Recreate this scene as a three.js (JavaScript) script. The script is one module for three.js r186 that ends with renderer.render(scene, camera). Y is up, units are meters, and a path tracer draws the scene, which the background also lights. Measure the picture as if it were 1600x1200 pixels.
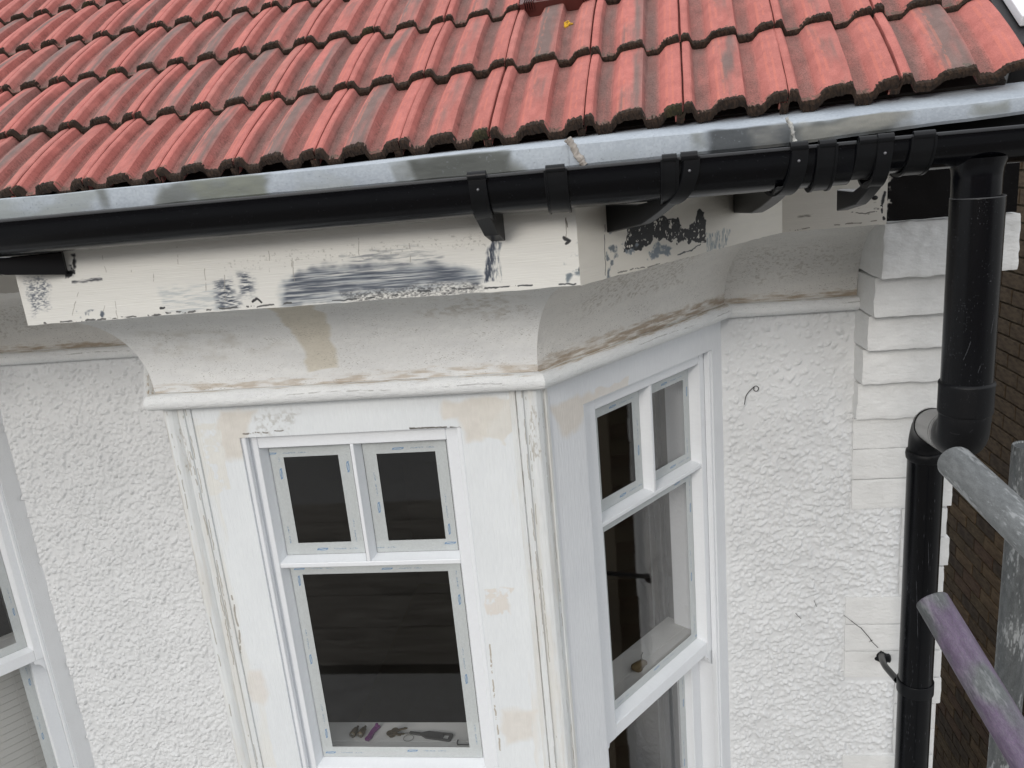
import * as THREE from 'three';
import { RoundedBoxGeometry } from 'three/addons/geometries/RoundedBoxGeometry.js';
import { mergeGeometries, toCreasedNormals } from 'three/addons/utils/BufferGeometryUtils.js';

// ------------------------------------------------------------------ camera, sky, sun, exposure
const scene = new THREE.Scene();
const FPX = 1259.72, YAW = 0.1407, PITCH = -0.2641, ROLL = -0.0932;     // focal length in pixels of the 1600 x 1200 photograph
const camera = new THREE.PerspectiveCamera(2 * Math.atan(600 / FPX) * 180 / Math.PI, 4 / 3, 0.02, 800);
camera.position.set(0, 5, 2.1);
camera.rotation.set(PITCH, YAW, ROLL, 'YXZ');
camera.updateMatrixWorld(true);

function overcastSky() {
  const W = 128, H = 64, d = new Float32Array(W * H * 4);
  for (let j = 0; j < H; j++) for (let i = 0; i < W; i++) {
    const el = ((j + 0.5) / H - 0.5) * Math.PI, s = Math.max(0, Math.sin(el));
    const az = i / W * Math.PI * 2;
    const cl = 1 + 0.06 * Math.sin(az * 3 + el * 5) + 0.05 * Math.sin(az * 7 - el * 9 + 1.3);
    const L = 1.05 * (0.85 + 0.15 * s) * cl, k = (j * W + i) * 4;
    d[k] = L * 0.97; d[k + 1] = L * 0.993; d[k + 2] = L * 1.03; d[k + 3] = 1;
  }
  const t = new THREE.DataTexture(d, W, H, THREE.RGBAFormat, THREE.FloatType);
  t.mapping = THREE.EquirectangularReflectionMapping; t.magFilter = t.minFilter = THREE.LinearFilter; t.needsUpdate = true;
  return t;
}
scene.background = overcastSky();
scene.environment = scene.background;
const sun = new THREE.DirectionalLight(0xfff8f0, 1.0);
sun.position.set(-4.0, 8.5, 11.0); sun.target.position.set(-0.3, 4, 0.3);
sun.castShadow = true; sun.shadow.radius = 28; sun.shadow.mapSize.set(2048, 2048);
Object.assign(sun.shadow.camera, { left: -5, right: 5, top: 5, bottom: -5, near: 0.5, far: 30 });
scene.add(sun, sun.target);
const EXPOSURE = 1.34;

// ------------------------------------------------------------------ helpers
function rng(seed) { let a = seed >>> 0; return () => { a = (a + 0x6D2B79F5) | 0; let t = Math.imul(a ^ (a >>> 15), 1 | a); t = (t + Math.imul(t ^ (t >>> 7), 61 | t)) ^ t; return ((t ^ (t >>> 14)) >>> 0) / 4294967296; }; }
function hash(i, j, s) { let h = Math.imul(i, 374761393) ^ Math.imul(j, 668265263) ^ Math.imul(s, 2246822519); h = Math.imul(h ^ (h >>> 13), 1274126177); return ((h ^ (h >>> 16)) >>> 0) / 4294967296; }
function noise(x, y, s = 1) {
  const i = Math.floor(x), j = Math.floor(y), u = x - i, v = y - j, a = u * u * (3 - 2 * u), b = v * v * (3 - 2 * v);
  const p = hash(i, j, s), q = hash(i + 1, j, s), r = hash(i, j + 1, s), t = hash(i + 1, j + 1, s);
  return p + (q - p) * a + (r - p) * b + (p - q - r + t) * a * b;
}
function fbm(x, y, s = 1, n = 4) { let v = 0, a = 0.5, t = 0; for (let k = 0; k < n; k++) { v += a * noise(x, y, s + k * 17); t += a; x *= 2.03; y *= 2.03; a *= 0.5; } return v / t; }
const clamp = (x, a = 0, b = 1) => Math.min(b, Math.max(a, x));
const sstep = (a, b, x) => { const t = clamp((x - a) / (b - a)); return t * t * (3 - 2 * t); };
const mix = (a, b, t) => a + (b - a) * t;

// the photograph's pixels as directions; the distance comes from the named plane
const RM = new THREE.Matrix4().extractRotation(camera.matrixWorld);
function ray(px, py) { return new THREE.Vector3((px - 800) / FPX, -(py - 600) / FPX, -1).applyMatrix4(RM); }
function onZ(px, py, z) { const d = ray(px, py); return d.multiplyScalar((z - 2.1) / d.z).add(camera.position); }
function onY(px, py, y) { const d = ray(px, py); return d.multiplyScalar((y - 5) / d.y).add(camera.position); }

// bay plan: wall plane z = 0, bay front z = BZ, canted sides
const BZ = 0.5708, TH = 0.9258, TT = Math.tan(TH / 2), XR = -0.1689, XL = -0.9574;
const RUN = BZ / Math.tan(TH), XR2 = XR + RUN, XL2 = XL - 0.338, TL = 0.40, NXR2 = -1.84, NXR = NXR2 - RUN, PIER = 0.592;
const CL = BZ / Math.sin(TH);                                    // length of a canted side
const Y_BEAD = 4.576, Y_FAS = 4.802, O_FAS = 0.2221;
function corner(i, o) {                                          // plan corners of the eaves line at offset o from the wall faces
  switch (i) {
    case 0: return [-3.3, BZ + o];
    case 1: return [NXR + o * TT, BZ + o];
    case 2: return [NXR2 + o * TT, o];
    case 3: return [XL2 - o * TL, o];
    case 4: return [XL - o * TL, BZ + o];
    case 5: return [XR + o * TT, BZ + o];
    case 6: return [XR2 + o * TT, o];
    default: return [PIER, o];
  }
}
function onCant(px, py, o) {                                     // -> [distance along the canted face, height]
  const n = new THREE.Vector3(Math.sin(TH), 0, Math.cos(TH)), p0 = new THREE.Vector3(XR + o * TT, 0, BZ + o), d = ray(px, py);
  const t = p0.sub(camera.position).dot(n) / d.dot(n), p = d.multiplyScalar(t).add(camera.position);
  return [(p.x - XR - o * TT) * Math.cos(TH) - (p.z - BZ - o) * Math.sin(TH), p.y];
}

const used = {};
function numbered(n) { const k = used[n] = (used[n] ?? -1) + 1; return k ? `${n}_${String(k).padStart(3, '0')}` : n; }
function shadows(m) { m.castShadow = true; m.receiveShadow = true; return m; }
function tag(o, label, category, group, kind) { Object.assign(o.userData, { label, category }); if (group) o.userData.group = group; if (kind) o.userData.kind = kind; return o; }
function thing(name, label, category, pos = [0, 0, 0], turn = 0, group) { const o = new THREE.Group(); o.name = numbered(name); o.position.set(...pos); o.rotation.y = turn; scene.add(o); return tag(o, label, category, group); }
function mesh(name, geo, mat, parent) { const m = shadows(new THREE.Mesh(geo, mat)); if (parent) { m.name = name; parent.add(m); } else { m.name = numbered(name); scene.add(m); } return m; }
function structure(name, geo, mat, label) { const m = mesh(name, geo, mat); m.userData.kind = 'structure'; m.userData.label = label; return m; }
const merge = gs => mergeGeometries(gs.map(g => g.index ? g.toNonIndexed() : g));
function box(x0, x1, y0, y1, z0, z1, sx = 1, sy = 1, sz = 1) { const g = new THREE.BoxGeometry(x1 - x0, y1 - y0, z1 - z0, sx, sy, sz); g.translate((x0 + x1) / 2, (y0 + y1) / 2, (z0 + z1) / 2); return g; }
function rbox(x0, x1, y0, y1, z0, z1, r = 0.003) { const g = new RoundedBoxGeometry(x1 - x0, y1 - y0, z1 - z0, 2, Math.min(r, (x1 - x0) / 2.1, (y1 - y0) / 2.1, (z1 - z0) / 2.1)); g.translate((x0 + x1) / 2, (y0 + y1) / 2, (z0 + z1) / 2); return g; }
function planarUV(g, fu, fv) { const p = g.attributes.position, a = new Float32Array(p.count * 2); for (let i = 0; i < p.count; i++) { a[2 * i] = fu(p.getX(i), p.getY(i), p.getZ(i)); a[2 * i + 1] = fv(p.getX(i), p.getY(i), p.getZ(i)); } g.setAttribute('uv', new THREE.BufferAttribute(a, 2)); return g; }
function roughen(g, amp, freq, seed) {                            // lumpy, hand-worked surfaces
  g.computeVertexNormals(); const p = g.attributes.position;
  for (let i = 0; i < p.count; i++) {
    const x = p.getX(i), y = p.getY(i), z = p.getZ(i);
    const f = s => (fbm((x + z * 0.7) * freq + s * 9.1, (y + z * 0.4) * freq - s * 5.3, seed + s, 3) - 0.5) * 2 * amp;
    p.setXYZ(i, x + f(1), y + f(2), z + f(3));
  }
  g.computeVertexNormals(); return g;
}

// ------------------------------------------------------------------ textures
function dataTex(W, H, fn, srgb = true) {
  const d = new Uint8Array(W * H * 4);
  for (let j = 0; j < H; j++) for (let i = 0; i < W; i++) { const c = fn(i, j, W, H), k = (j * W + i) * 4; if (typeof c === 'number') d[k] = d[k + 1] = d[k + 2] = clamp(c, 0, 255); else { d[k] = clamp(c[0], 0, 255); d[k + 1] = clamp(c[1], 0, 255); d[k + 2] = clamp(c[2], 0, 255); } d[k + 3] = 255; }
  const t = new THREE.DataTexture(d, W, H, THREE.RGBAFormat); t.wrapS = t.wrapT = THREE.RepeatWrapping; t.magFilter = THREE.LinearFilter; t.minFilter = THREE.LinearMipmapLinearFilter; t.generateMipmaps = true;
  if (srgb) t.colorSpace = THREE.SRGBColorSpace; t.needsUpdate = true; return t;
}
function inside(poly, x, y) { let c = false; for (let i = 0, j = poly.length - 1; i < poly.length; j = i++) { const [a, b] = poly[i], [e, f] = poly[j]; if ((b > y) !== (f > y) && x < (e - a) * (y - b) / (f - b) + a) c = !c; } return c; }
function lineDist(pts, x, y) { let m = 1e9; for (let i = 0; i + 1 < pts.length; i++) { const [a, b] = pts[i], [c, d] = pts[i + 1], dx = c - a, dy = d - b, t = clamp(((x - a) * dx + (y - b) * dy) / (dx * dx + dy * dy + 1e-12)); m = Math.min(m, Math.hypot(x - a - t * dx, y - b - t * dy)); } return m; }
// paint, filler, scrapes and dirt on a surface laid out in metres
function paintTex({ x0, x1, y0, y1, res, base, mottle = 4, grain = [30, 120], layers = [], lines = [], specks = 0, speckColor = [80, 78, 74], seed = 1 }) {
  const W = Math.min(2048, Math.ceil((x1 - x0) * res)), H = Math.min(2048, Math.ceil((y1 - y0) * res));
  for (const l of layers) { const xs = l.poly.map(p => p[0]), ys = l.poly.map(p => p[1]), w = l.warp ?? 0.01; l.ring = [...l.poly, l.poly[0]]; l.bb = [Math.min(...xs) - w, Math.max(...xs) + w, Math.min(...ys) - w, Math.max(...ys) + w]; }
  for (const l of lines) { const xs = l.pts.map(p => p[0]), ys = l.pts.map(p => p[1]), w = l.width * 3 + (l.warp ?? 0.003); l.bb = [Math.min(...xs) - w, Math.max(...xs) + w, Math.min(...ys) - w, Math.max(...ys) + w]; }
  return dataTex(W, H, (i, j) => {
    const x = x0 + (i + 0.5) / W * (x1 - x0), y = y0 + (j + 0.5) / H * (y1 - y0);
    const m = (fbm(x * 9, y * 9, seed, 4) - 0.5) * 2 * mottle + (noise(x * grain[0] * 8, y * grain[1] * 8, seed + 5) - 0.5) * mottle * 0.9;
    let c = [base[0] + m, base[1] + m, base[2] + m * 0.9];
    layers.forEach((l, n) => {
      if (x < l.bb[0] || x > l.bb[1] || y < l.bb[2] || y > l.bb[3]) return;
      const w = l.warp ?? 0.01, f = l.wf ?? 60;
      const xx = x + (fbm(x * f, y * f, seed + n * 7 + 31, 3) - 0.5) * 2 * w, yy = y + (fbm(x * f, y * f, seed + n * 7 + 63, 3) - 0.5) * 2 * w;
      const sd = lineDist(l.ring, xx, yy) * (inside(l.poly, xx, yy) ? 1 : -1), so = l.soft ?? 0.0025, ed = sstep(-so, so, sd); if (ed <= 0) return;
      const s = l.streak ?? [80, 80], g = fbm(x * s[0], y * s[1], seed + n * 11 + 90, 4);
      const cov = l.cover ?? 1, a = (cov >= 1 ? 1 : sstep(1 - cov - (l.cs ?? 0.1), 1 - cov + (l.cs ?? 0.1), g)) * (l.alpha ?? 1) * ed;
      const k = l.vary ?? 6, v = (g - 0.5) * 2 * k;
      c = [mix(c[0], l.color[0] + v, a), mix(c[1], l.color[1] + v, a), mix(c[2], l.color[2] + v, a)];
    });
    lines.forEach((l, n) => {
      if (x < l.bb[0] || x > l.bb[1] || y < l.bb[2] || y > l.bb[3]) return;
      const w = l.warp ?? 0.003, xx = x + (fbm(x * 70, y * 70, seed + n + 300, 3) - 0.5) * 2 * w, yy = y + (fbm(x * 70, y * 70, seed + n + 400, 3) - 0.5) * 2 * w;
      const d = lineDist(l.pts, xx, yy), g = fbm(x * (l.f ?? 90), y * (l.f ?? 90), seed + n * 3 + 500, 3), ww = l.width * (0.4 + 1.2 * g);
      if (d > ww * 1.6 || g < (l.gap ?? 0.36)) return;
      const a = (1 - sstep(ww * 0.5, ww * 1.6, d)) * (l.alpha ?? 0.9);
      c = [mix(c[0], l.color[0], a), mix(c[1], l.color[1], a), mix(c[2], l.color[2], a)];
    });
    if (specks) { const s = noise(x * 420, y * 420, seed + 70), q = fbm(x * 14, y * 14, seed + 71, 3); if (s > 0.93 - specks * q * q) { const a = 0.35 + 0.3 * q; c = [mix(c[0], speckColor[0], a), mix(c[1], speckColor[1], a), mix(c[2], speckColor[2], a)]; } }
    return c;
  });
}
const brushBump = dataTex(512, 512, (i, j) => 128 + (noise(i / 1.6, j / 22, 3) - 0.5) * 110 + (fbm(i / 30, j / 30, 8, 4) - 0.5) * 150, false);
const plasterBump = dataTex(512, 512, (i, j) => 128 + (fbm(i / 14, j / 14, 11, 5) - 0.5) * 230, false);
function bumpOf(t, ru, rv) { const c = t.clone(); c.repeat.set(ru, rv); c.needsUpdate = true; return c; }
const std = (o) => new THREE.MeshStandardMaterial(o);
const phys = (o) => new THREE.MeshPhysicalMaterial(o);
const WHITE = [226, 227, 226];

// ------------------------------------------------------------------ ground and setting
{
  const t = dataTex(512, 512, (i, j) => { const n = fbm(i / 16, j / 16, 2, 5) * 26 + noise(i * 1.0, j * 1.0, 5) * 22; return [116 + n, 115 + n, 112 + n]; });
  t.repeat.set(200, 200);
  structure('ground', new THREE.PlaneGeometry(400, 400).rotateX(-Math.PI / 2), std({ map: t, roughness: 0.95 }), 'grey worn concrete ground below the house');
}

// terrace across the street: what the panes and the gloss gutter mirror
{
  const bm = [[92, 66, 52], [104, 84, 62], [84, 62, 52]].map((c, q) => std({ map: dataTex(128, 128, (i, j) => { const n = (fbm(i / 8, j / 4, 960 + q, 4) - 0.5) * 40; return [c[0] + n, c[1] + n, c[2] + n]; }), roughness: 0.95 }));
  const rm = std({ color: new THREE.Color().setRGB(0.10, 0.055, 0.045), roughness: 0.9 }), wm = std({ color: new THREE.Color().setRGB(0.7, 0.7, 0.68), roughness: 0.6 }), gm = std({ color: new THREE.Color().setRGB(0.02, 0.022, 0.025), roughness: 0.08 }), dm = std({ color: new THREE.Color().setRGB(0.03, 0.06, 0.05), roughness: 0.4 });
  const names = ['reddish brick terraced house across the street', 'yellowish brick terraced house across the street, one of the outer pairs', 'dark brick terraced house across the street, between red and yellow ones'];
  for (let k = -3; k <= 3; k++) {
    const h = thing('terraced_house', names[(k + 3) % 3], 'house', [k * 5.6, 0, 19], Math.PI, 'terraced houses across the street');
    mesh('wall', box(-2.79, 2.79, 0, 6.2, -7, 0), bm[(k + 3) % 3], h);
    const s = new THREE.Shape([[-7.3, 6.1], [0.35, 6.1], [0.35, 6.25], [-3.5, 9.1], [-7.3, 6.25]].map(p => new THREE.Vector2(...p)));
    mesh('roof', new THREE.ExtrudeGeometry(s, { depth: 5.58, bevelEnabled: false }).rotateY(-Math.PI / 2).translate(2.79, 0, 0), rm, h);
    for (const [x, y, w, hh] of [[-1.3, 3.7, 1.5, 1.6], [1.3, 3.7, 1.1, 1.6], [-1.3, 0.8, 1.7, 1.7]]) { const f = mesh('window', rbox(x - w / 2, x + w / 2, y, y + hh, -0.02, 0.06), wm, h); mesh('pane', box(x - w / 2 + 0.1, x + w / 2 - 0.1, y + 0.1, y + hh - 0.1, 0.061, 0.066), gm, f); }
    mesh('door', rbox(0.85, 1.8, 0.1, 2.2, -0.02, 0.06), dm, h);
  }
}

// ------------------------------------------------------------------ house shell: room behind the windows, ceilings, floors
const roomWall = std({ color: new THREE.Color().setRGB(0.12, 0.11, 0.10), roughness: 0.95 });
const whitePlain = std({ color: new THREE.Color().setRGB(0.74, 0.745, 0.74), roughness: 0.6 });
{
  const plan = (o) => { const s = new THREE.Shape(); const pts = [[-1.6, -3.2], [PIER + 0.1, -3.2], [PIER + 0.1, -0.05], [XR2 - 0.06, -0.05], [XR - 0.05, BZ + o], [XL + 0.05, BZ + o], [XL2 + 0.06, -0.05], [-1.6, -0.05]]; pts.forEach(([x, z], i) => i ? s.lineTo(x, -z) : s.moveTo(x, -z)); s.closePath(); return s; };
  const slab = (y0, h) => new THREE.ExtrudeGeometry(plan(-0.1), { depth: h, bevelEnabled: false }).rotateX(-Math.PI / 2).translate(0, y0, 0);
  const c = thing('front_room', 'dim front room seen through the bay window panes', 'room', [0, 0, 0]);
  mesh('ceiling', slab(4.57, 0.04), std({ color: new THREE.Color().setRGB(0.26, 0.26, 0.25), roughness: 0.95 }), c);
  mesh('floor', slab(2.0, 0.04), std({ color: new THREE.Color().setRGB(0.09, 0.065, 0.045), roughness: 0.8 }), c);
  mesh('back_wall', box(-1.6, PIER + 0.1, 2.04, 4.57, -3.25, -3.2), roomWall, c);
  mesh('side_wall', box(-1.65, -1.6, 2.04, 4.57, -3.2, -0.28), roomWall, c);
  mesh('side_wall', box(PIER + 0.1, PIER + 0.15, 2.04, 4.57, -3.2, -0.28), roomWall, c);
}

// ------------------------------------------------------------------ pebbledash walls
function pebbleField(x0, x1, y0, y1, step, seed, opts) {
  const nx = Math.round((x1 - x0) / step), ny = Math.round((y1 - y0) / step), h = new Float32Array((nx + 1) * (ny + 1)), r = rng(seed);
  const stamp = (cx, cy, ra, asp, ang, H, ring) => {
    const R = ra * 1.5, i0 = Math.max(0, Math.floor((cx - R - x0) / step)), i1 = Math.min(nx, Math.ceil((cx + R - x0) / step)), j0 = Math.max(0, Math.floor((cy - R - y0) / step)), j1 = Math.min(ny, Math.ceil((cy + R - y0) / step));
    const ca = Math.cos(ang), sa = Math.sin(ang), wob = r() * 9;
    for (let j = j0; j <= j1; j++) for (let i = i0; i <= i1; i++) {
      const dx = x0 + i * step - cx, dy = y0 + j * step - cy, a = (dx * ca + dy * sa) / ra, b = (-dx * sa + dy * ca) / (ra * asp), an = Math.atan2(b, a);
      let d = Math.hypot(a, b) * (1 + 0.16 * Math.sin(an * 3 + wob) + 0.08 * Math.sin(an * 5 + wob * 2));
      let v = 0;
      if (ring) v = H * Math.exp(-((d - 0.72) ** 2) / 0.032) * (0.65 + 0.35 * Math.sin(an + wob));
      else if (d < 1) v = H * Math.sqrt(1 - d * d);
      const k = j * (nx + 1) + i; if (v > 0) { const o = h[k]; h[k] = Math.max(o, v) + Math.min(o, v) * 0.05; }
    }
  };
  const area = (x1 - x0) * (y1 - y0), N = Math.round(area * 12500);
  for (let n = 0; n < N; n++) {
    const cx = mix(x0, x1, r()), cy = mix(y0, y1, r()), top = sstep(opts.smooth[0], opts.smooth[1], cy);
    if (r() < top * 0.5) continue;
    const ring = r() < opts.rings * (0.3 + 0.7 * top);
    const ra = mix(0.0038, 0.0094, r() * r()); stamp(cx, cy, ra * (ring ? 1.35 : 1), 0.62 + 0.38 * r(), r() * 6.28, ra * mix(0.6, 1.25, r()) * (1 - 0.1 * top) * (ring ? 0.75 : 1), ring);
  }
  // thick coats of paint soften the stones
  const b = new Float32Array(h.length);
  for (let j = 0; j <= ny; j++) for (let i = 0; i <= nx; i++) { let s = 0, w = 0; for (let dj = -1; dj <= 1; dj++) for (let di = -1; di <= 1; di++) { const ii = i + di, jj = j + dj; if (ii < 0 || jj < 0 || ii > nx || jj > ny) continue; const q = di || dj ? (di && dj ? 0.4 : 0.8) : 6; s += h[jj * (nx + 1) + ii] * q; w += q; } b[j * (nx + 1) + i] = s / w; }
  const g = new THREE.PlaneGeometry(x1 - x0, y1 - y0, nx, ny); g.translate((x0 + x1) / 2, (y0 + y1) / 2, 0);
  const p = g.attributes.position;
  for (let k = 0; k < p.count; k++) {
    const x = p.getX(k), y = p.getY(k), i = Math.round((x - x0) / step * (nx * step / (x1 - x0))), j = Math.round((y - y0) / step * (ny * step / (y1 - y0)));
    let z = b[clamp(j, 0, ny) * (nx + 1) + clamp(i, 0, nx)] + (fbm(x * 16, y * 16, seed + 3, 3) - 0.5) * 0.005;
    if (opts.mask) z *= opts.mask(x, y);
    p.setZ(k, z);
  }
  g.computeVertexNormals();
  return planarUV(g, x => x / 0.6, (x, y) => y / 0.6);
}
const dashMap = dataTex(512, 512, (i, j) => { const n = (fbm(i / 60, j / 60, 4, 4) - 0.5) * 12 + (noise(i / 1.5, j / 1.5, 9) - 0.5) * 5; return [216 + n, 218 + n, 219 + n]; });
const dashMat = std({ map: dashMap, roughness: 0.8 });
const corePlain = std({ color: new THREE.Color().setRGB(0.66, 0.66, 0.65), roughness: 0.8 });
{
  const w = thing('pebbledash_wall', 'white painted pebbledash wall between the two bays', 'wall', [0, 0, 0], 0, 'pebbledash walls');
  mesh('render_face', pebbleField(NXR2, XL2 + 0.06, 2.7, 4.59, 0.0024, 11, { smooth: [4.2, 4.55], rings: 0.3 }), dashMat, w);
  mesh('wall_core', merge([box(NXR2 - 0.02, XL2, 0, 4.99, -0.28, -0.006), box(NXR2 - 0.02, XL2, 0, 2.7, -0.006, 0.001)]), corePlain, w);
  const w2 = thing('pebbledash_wall', 'white painted pebbledash wall between bay window and black downpipe', 'wall', [0, 0, 0], 0, 'pebbledash walls');
  const mask = (x, y) => { let m = 1; const rect = (a, b, c, d) => { const q = Math.min(x - a, b - x, y - c, d - y); m = Math.min(m, 1 - sstep(-0.004, 0.006, q)); }; rect(0.592, 0.9, 4.03, 4.3); rect(0.582, 0.9, 3.482, 3.735); rect(0.585, 0.9, 2.9, 3.205); rect(0.72, 0.9, 2.6, 4.6); return m * sstep(XR2 - 0.006, XR2 + 0.02, x); };
  mesh('render_face', pebbleField(XR2 - 0.006, 0.80, 2.7, 4.59, 0.0024, 23, { smooth: [4.0, 4.5], rings: 0.7, mask }), dashMat, w2);
  mesh('wall_core', merge([box(XR2 - 0.005, 0.84, 0, 4.99, -0.28, -0.006), box(XR2, 0.84, 0, 2.7, -0.006, 0.001), box(0.79, 0.84, 0, 4.99, -4, -0.281)]), corePlain, w2);
}
// bare twig and cobweb threads caught on the render
{
  const dark = std({ color: new THREE.Color().setRGB(0.035, 0.032, 0.028), roughness: 0.9 });
  const pts = [[1163, 632], [1166, 618], [1174, 608], [1181, 603], [1185, 606], [1183, 611], [1178, 610], [1178, 604]].map(([x, y]) => { const p = onZ(x, y, 0.009); return p; });
  tag(mesh('dried_tendril', new THREE.TubeGeometry(new THREE.CatmullRomCurve3(pts), 40, 0.0011, 5), dark), 'curled dark dried tendril stuck to the pebbledash beside the bay', 'tendril');
  const r = rng(5), web = thing('dirty_cobweb', 'dirty cobweb strands running up the white wall from the pipe bracket', 'cobweb');
  for (const [a, b, c, d] of [[1318, 961, 1332, 972], [1330, 970, 1346, 982], [1345, 981, 1362, 1001], [1360, 1000, 1372, 1012], [1243, 958, 1252, 967], [1272, 938, 1276, 948], [1358, 1003, 1364, 1000]]) {
    const p = onZ(a, b, 0.011), q = onZ(c, d, 0.011), m = p.clone().lerp(q, 0.5).add(new THREE.Vector3((r() - 0.5) * 0.004, (r() - 0.5) * 0.004, 0.001));
    mesh('strand', new THREE.TubeGeometry(new THREE.QuadraticBezierCurve3(p, m, q), 6, 0.0004 + r() * 0.0007, 4), dark, web);
  }
}

// ------------------------------------------------------------------ painted brick corner with corbelled courses
const brickPaint = std({ map: dataTex(512, 512, (i, j) => { const n = (fbm(i / 40, j / 40, 14, 4) - 0.5) * 14 + (noise(i / 2, j / 2, 19) - 0.5) * 5; return [220 + n, 221 + n, 220 + n]; }), roughness: 0.6, bumpMap: bumpOf(plasterBump, 1.2, 2.2), bumpScale: 0.0016 });
function roughBrick(x0, x1, y0, y1, z0, z1, seed, amp = 0.0034) {
  let g = new RoundedBoxGeometry(x1 - x0, y1 - y0, z1 - z0, 5, 0.006); g.translate((x0 + x1) / 2, (y0 + y1) / 2, (z0 + z1) / 2);
  g = new THREE.BoxGeometry(x1 - x0, y1 - y0, z1 - z0, Math.max(4, Math.round((x1 - x0) / 0.008)), Math.max(4, Math.round((y1 - y0) / 0.008)), 4);
  g.translate((x0 + x1) / 2, (y0 + y1) / 2, (z0 + z1) / 2);
  const p = g.attributes.position, R = z1 > 0.02 ? 0.005 : 0.0022, r = rng(seed), drop = (r() - 0.5) * 0.003;
  for (let i = 0; i < p.count; i++) {
    let x = p.getX(i), y = p.getY(i), z = p.getZ(i);
    const c = new THREE.Vector3(clamp(x, x0 + R, x1 - R), clamp(y, y0 + R, y1 - R), clamp(z, z0 + R, z1 - R)), d = new THREE.Vector3(x, y, z).sub(c);
    if (d.lengthSq() > 0) { d.setLength(R); x = c.x + d.x; y = c.y + d.y; z = c.z + d.z; }
    const f = (s, q) => (fbm(x * q + s * 3.3 + seed, (y + z * 0.6) * q + s, seed + s, 3) - 0.5) * 2;
    p.setXYZ(i, x + f(1, 45) * amp, y + f(2, 30) * amp + drop * (x - x0) / (x1 - x0), z + f(3, 55) * amp);
  }
  g.computeVertexNormals(); return planarUV(g, (x, y, z) => (x + z) / 0.5, (x, y) => y / 0.5);
}
{
  const pier = thing('brick_pier', 'white painted brick corner pier with stepped corbel courses behind the downpipe', 'pier', [0, 0, 0]);
  let n = 40;
  const courses = [[4.676, 4.803, 0.205, 0.592, 0.878], [4.579, 4.672, 0.152, 0.592, 0.866], [4.486, 4.575, 0.108, 0.592, 0.86], [4.390, 4.482, 0.070, 0.592, 0.855], [4.286, 4.386, 0.034, 0.592, 0.852]];
  for (const [y0, y1, z, a, b] of courses) { mesh('brick', roughBrick(a, b, y0, y1, -0.1, z, n++), brickPaint, pier); }
  // quoins: three long courses, three short ones, and so on down the corner
  let y = 4.282, k = 0; const ch = 0.0855;
  while (y > 2.75) {
    const long = (Math.floor(k / 3) % 2 === 0), r = rng(900 + k), xe = 0.84 + (r() - 0.5) * 0.018;
    const a = long ? (k < 3 ? 0.592 : 0.582) : 0.722, d = 0.0025;
    if (long) { const j = a + 0.155 + (k % 2) * 0.03; mesh('brick', roughBrick(a, j, y - ch + d * 0.3, y, -0.06, 0.0075, n++, 0.0012), brickPaint, pier); mesh('brick', roughBrick(j + 0.0005, xe, y - ch + d * 0.3, y, -0.06, 0.007, n++, 0.0014), brickPaint, pier); }
    else mesh('brick', roughBrick(a, xe, y - ch + d, y, -0.06, 0.0068, n++, 0.0016), brickPaint, pier);
    y -= ch + (k % 3 === 2 ? 0.004 : 0.0005); k++;
  }
  mesh('pier_core', box(0.60, 0.838, 0, 4.8, -0.27, -0.012), corePlain, pier);
}

// ------------------------------------------------------------------ neighbour's brown brick wall across the passage
{
  const wallX = 1.9, ch = 0.0795, bl = 0.228, z1 = -0.2, z0 = -3.7;
  const w = thing('brick_wall', 'dark brown brick side wall across the narrow passage beyond the downpipe', 'wall', [wallX, 0, 0]);
  const mats = [[78, 65, 46], [68, 55, 39], [86, 70, 50], [58, 47, 35], [74, 56, 42]].map((c, q) => std({ map: dataTex(64, 64, (i, j) => { const n = (fbm(i / 9, j / 9, 50 + q, 4) - 0.5) * 46 + (noise(i, j, 60 + q) - 0.5) * 14; return [c[0] + n, c[1] + n, c[2] + n * 0.9]; }), roughness: 0.95 }));
  const geos = [0, 1, 2].map(q => { const g = roughen(box(0, 0.03, 0, ch - 0.012, -bl + 0.012, 0, 1, 3, 5), 0.0022, 30, 70 + q); return planarUV(g, (x, y, z) => z / bl, (x, y) => y / ch); });
  const r = rng(77), rest = []; let count = 0;
  for (let row = 0; row < 84; row++) for (let c = 0; c < 18; c++) {
    const y = row * ch, z = z1 - c * bl - (row % 2) * bl / 2; if (z - bl < z0) continue;
    const g = Math.floor(r() * 3), m = Math.floor(r() * 5), dx = r() * 0.004, vis = y > 0.9 && y < 5.3 && z < -1.0 && z > -3.3;
    if (vis && count < 300) { const b = mesh('brick', geos[g], mats[m], w); b.position.set(-0.012 - dx, y, z); count++; }
    else rest.push(geos[g].clone().translate(-0.012 - dx, y, z));
  }
  const rr = mesh('brickwork', merge(rest), mats[1], w); rr.userData.kind = 'stuff';
  mesh('mortar', box(0.0, 0.22, 0, 84 * ch, z0, z1), std({ map: dataTex(128, 128, (i, j) => { const n = (fbm(i / 6, j / 6, 81, 4) - 0.5) * 40; return [84 + n, 75 + n, 58 + n]; }), roughness: 1 }), w);
}

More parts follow.
